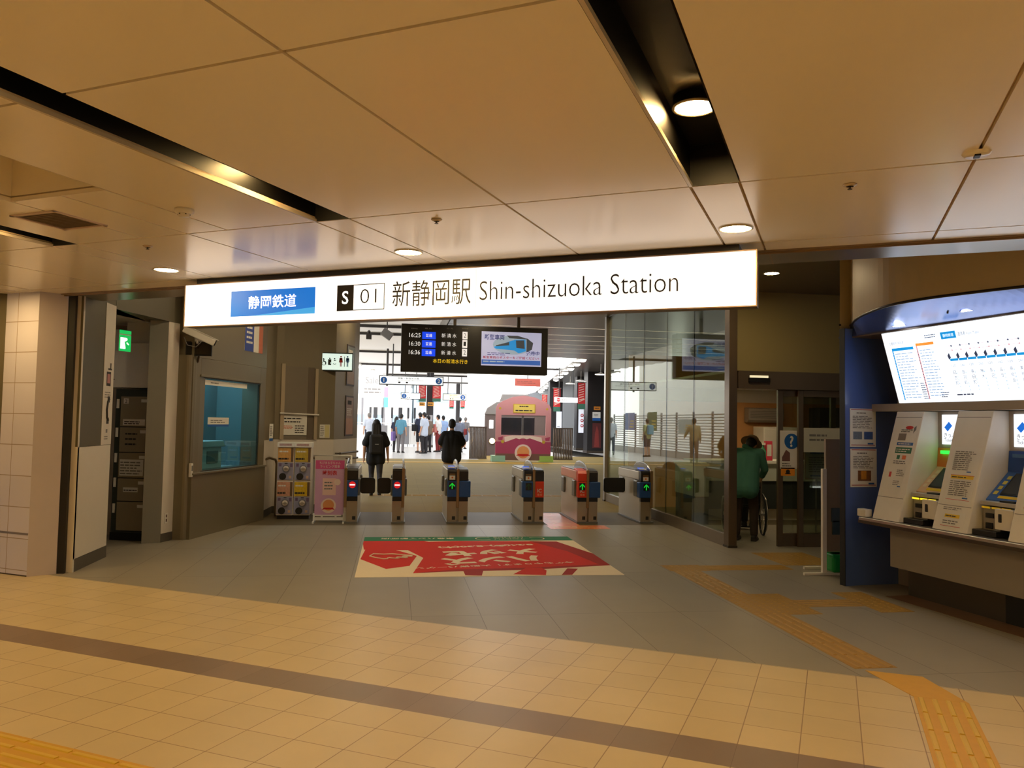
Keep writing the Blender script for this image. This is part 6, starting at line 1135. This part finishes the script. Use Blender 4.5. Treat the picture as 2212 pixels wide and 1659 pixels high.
walk = dict(lknee=(-.085, .10, .50), lank=(-.08, .06, .10), rknee=(.09, -.04, .49), rank=(.09, -.24, .13), lelb=(-.25, -.05, 1.10), lwri=(-.26, .02, .86), relb=(.25, .0, 1.1), rwri=(.27, .07, .87))
def pack(t, J, k, fw, up, rt):
    c = J['chest']-fw*.17*k-Vector((0, 0, .13*k)); b = MB(); b.box(c-Vector((.15, .075, .22))*k, c+Vector((.15, .075, .22))*k, mat('backpack_black', (30, 30, 32), .6, noise=.05)); b.build('backpack', t, .05); MB().box(c+Vector((-.03, -.078, .0))*k, c+Vector((.05, -.074, .008))*k, PAPER).build('backpack_tag', t)
person('woman walking away in a black T-shirt and leggings with a backpack and long dark hair', P_at(814, 17.2), .05, 1.62, walk, KB, LEG, 'short', 'tight', 'long', wide=1.25, voxel=.008, extra=pack, hem=.80)
person('person in a baggy black top and khaki trousers behind the third ticket gate', P_at(977, 17.4), -.1, 1.66, dict(lelb=(-.25, .05, 1.12), lwri=(-.16, .2, 1.02), relb=(.25, .05, 1.12), rwri=(.16, .2, 1.02)), KB, KHK, 'short', 'long', 'short', wide=1.3, voxel=.008, hem=.84)
person('grey-haired person in a pale blue shirt standing left of the walking woman', P_at(798, 36), .2, 1.74, None, PALE, NAV, 'short', 'long', 'short', HAIRG)
person('person in a teal blue shirt and grey trousers carrying a lilac bag', P_at(867, 35.5), -.35, 1.72, None, TEAL, GRYT, 'short', 'long', 'short', extra=bag(LIL, (-.36, .02, .72), .06, .16, .2))
person('dark-haired person half hidden behind the one in the teal shirt', P_at(857, 36.4), -.2, 1.60, None, NAV, DKT, 'short', 'long', 'long')
person('person in navy with a black shoulder bag, left of the trio by the column', P_at(908, 36.0), .5, 1.80, None, NAV, DKT, 'short', 'short', 'short', extra=bag(KB, (-.28, -.02, 1.05), .07, .16, .15, strap='lsho'))
person('person in a pale loose shirt and black trousers in the middle of the trio', P_at(917, 35.0), .9, 1.80, None, PALE, DKT, 'short', 'long', 'short', wide=1.1, hem=.80)
person('person in a tan top at the right of the trio by the column', P_at(926, 36.6), .6, 1.68, None, TAN, DKT, 'short', 'long', 'short')
person('person in a white top and dark red trousers with a pink striped bag', P_at(947, 37.0), 1.0, 1.72, None, WSH, RDT, 'short', 'long', 'short', extra=bag(PNK, (-.22, .06, 1.08), .12, .1, .2))
person('person in a light blue shirt behind the one with the pink striped bag', P_at(958, 38.5), .3, 1.70, None, LBL, DKT, 'short', 'long', 'short')
person('person in a grey-blue top just right of the person in black', P_at(994, 37.0), -.3, 1.62, None, GBL, DKT, 'long', 'long', 'short', extra=bag(RDT, (.28, 0, 1.0), .06, .14, .14))
person('person in a grey cap and striped skirt walking beside the bar fence', P_at(1006, 41.0), -.6, 1.66, dict(lknee=(-.09, .12, .5), lank=(-.09, .1, .09), rknee=(.09, -.06, .49), rank=(.09, -.22, .12)), GRYT, GBL, 'short', 'long', 'short', HAIRG, skirt=True)
person('person in a sage shirt and shorts with a backpack, seen mirrored in the glass', (-2.35, 34.5, .2), -.4, 1.70, None, GRN, NAV, 'short', 'short', 'short', extra=lambda t, J, k, fw, up, rt: MB().box((-.15, -.27, 1.0), (.15, -.12, 1.42), TEAL).build('backpack', t, .04))
person('person in a beige jacket and grey trousers, seen mirrored in the glass', (-2.6, 29.5, .19), .4, 1.72, dict(relb=(.3, .05, 1.12), rwri=(.36, .2, 1.0)), BGE, GRYT, 'long', 'long', 'short')
# person in the teal coat bending over a wheelchair
wx, wy = at_z(1612, 1176)[:2]
def hat(t, J, k, fw, up, rt):
    q = Matrix((rt, fw, up)).transposed(); b = MB(); b.ball(J['head']+up*.075*k, (.105*k, .12*k, .075*k), HATM, q=q); b.build('hat', t)
    b = MB(); c = J['head']+up*.055*k; n = 24; v = []
    for i in range(n): a = 2*PI*i/n; d = rt*math.cos(a)+fw*math.sin(a); v += [c+d*.09*k, c+d*.165*k-up*.03*k]
    b.add(v, [(2*i, 2*i+1, (2*i+3) % (2*n), (2*i+2) % (2*n)) for i in range(n)], HATM, True); b.build('hat_brim', t)
    b = MB(); capsule_geo(b, J['neck']-fw*.07*k-rt*.06*k, .045*k, J['neck']-fw*.09*k+rt*.06*k-Vector((0, 0, .05*k)), .05*k, COAT); fuse(b, 'hood', t, .012, COAT)
bend = dict(pelvis=(0, -.02, .88), lhip=(-.09, -.02, .86), rhip=(.09, -.02, .86), chest=(0, .14, 1.19), neck=(0, .26, 1.33), head=(.02, .34, 1.42), lsho=(-.18, .20, 1.30), rsho=(.18, .20, 1.30), lelb=(-.24, .24, 1.05), lwri=(-.17, .42, .93), relb=(.24, .24, 1.05), rwri=(.17, .42, .93), lknee=(-.11, .02, .47), rknee=(.12, .03, .47), lank=(-.12, -.03, .085), rank=(.13, .0, .085))
person('person in a teal hooded coat and brown hat bending over a wheelchair at the door', (4.97, 10.76, 0), -.62, 1.62, bend, COAT, BRN, 'long', 'long', 'short', HAIRK, wide=1.25, voxel=.008, extra=hat, hem=.80)
sit = dict(pelvis=(0, 0, .56), chest=(0, -.06, .88), neck=(0, -.06, 1.06), head=(0, -.03, 1.19), lhip=(-.09, .03, .54), rhip=(.09, .03, .54), lknee=(-.10, .45, .52), rknee=(.10, .45, .52), lank=(-.09, .52, .14), rank=(.09, .52, .14), lsho=(-.165, -.05, .99), rsho=(.165, -.05, .99), lelb=(-.24, .0, .75), lwri=(-.23, .22, .70), relb=(.25, .0, .75), rwri=(.24, .22, .70))
WCX, WCY, WR = 5.26, 11.46, -.30
person('person in a white short-sleeved shirt sitting in the wheelchair', (WCX, WCY, 0), WR, 1.6, sit, WSH, DKT, 'short', 'long', 'short', HAIRG, voxel=.008, hem=.93)
t = thing('wheelchair', 'black wheelchair in front of the person in the teal coat', 'wheelchair', (WCX, WCY, 0), WR); BK = mat('wheelchair_black', (26, 26, 28), .5, noise=.05); CHR = STEEL
MB().box((-.21, -.20, .42), (.21, .24, .455), BK).build('seat', t, .01); MB().box((-.21, -.235, .46), (.21, -.20, .86), BK).build('backrest', t, .01)
for sg in (-1, 1):
    b = MB(); c = [(sg*.27, -.1+.30*math.cos(a), .30+.30*math.sin(a)) for a in [2*PI*i/32 for i in range(32)]]; b.tube(c, .016, BK, 8, True); w_ = b.build('wheel', t); b = MB().tube([(sg*.30, -.1+.26*math.cos(a), .30+.26*math.sin(a)) for a in [2*PI*i/28 for i in range(28)]], .008, CHR, 6, True)
    for i in range(12): a = 2*PI*i/12; b.cyl((sg*.27, -.1, .30), (sg*.27, -.1+.29*math.cos(a), .30+.29*math.sin(a)), .003, CHR, n=5)
    b.cyl((sg*.24, -.1, .30), (sg*.30, -.1, .30), .025, CHR, n=10); b.build('rim', w_)
    c = [(sg*.20, .34+.085*math.cos(a), .09+.075*math.sin(a)) for a in [2*PI*i/20 for i in range(20)]]; MB().tube(c, .014, BK, 6, True).build('caster', t)
    MB().tube([(sg*.23, -.30, .95), (sg*.23, -.22, .93), (sg*.23, -.22, .42), (sg*.23, -.1, .30)], .013, CHR).tube([(sg*.23, -.22, .68), (sg*.23, .22, .68), (sg*.23, .26, .44), (sg*.20, .34, .17)], .013, CHR).build('frame', t); MB().cyl((sg*.23, -.36, .95), (sg*.23, -.26, .95), .018, BK).build('grip', t); MB().box((sg*.23-.03, -.15, .68), (sg*.23+.03, .2, .71), BK).build('armrest', t, .008); MB().box((sg*.1-.07, .44, .035), (sg*.1+.07, .60, .055), BK).build('footrest', t); MB().tube([(sg*.2, .24, .44), (sg*.16, .5, .05)], .012, CHR).build('leg_tube', t)
# ================================================================ daylight and exposure
w = bpy.data.worlds.new('daylight'); S.world = w; w.use_nodes = True; nt = w.node_tree; bg = nt.nodes['Background']
sky = nt.nodes.new('ShaderNodeTexSky'); sky.sky_type = 'NISHITA'; sky.sun_disc = False; sky.sun_elevation = math.radians(42); sky.sun_rotation = math.radians(200); sky.dust_density = 4; sky.air_density = 1.2
mx = nt.nodes.new('ShaderNodeMix'); mx.data_type = 'RGBA'; mx.inputs[0].default_value = .82; mx.inputs[7].default_value = (1.0, 1.0, 1.0, 1)
sc = nt.nodes.new('ShaderNodeVectorMath'); sc.operation = 'SCALE'; sc.inputs[3].default_value = .25
nt.links.new(sky.outputs[0], sc.inputs[0]); nt.links.new(sc.outputs[0], mx.inputs[6]); nt.links.new(mx.outputs[2], bg.inputs['Color']); bg.inputs['Strength'].default_value = 4.0
S.view_settings.view_transform = 'Standard'; S.view_settings.look = 'None'; S.view_settings.exposure = 0; S.view_settings.gamma = 1; S.view_settings.use_curve_mapping = False
try: S.cycles.use_denoising = True; S.cycles.max_bounces = 8; S.cycles.transparent_max_bounces = 12; S.cycles.sample_clamp_indirect = 6
except Exception: pass
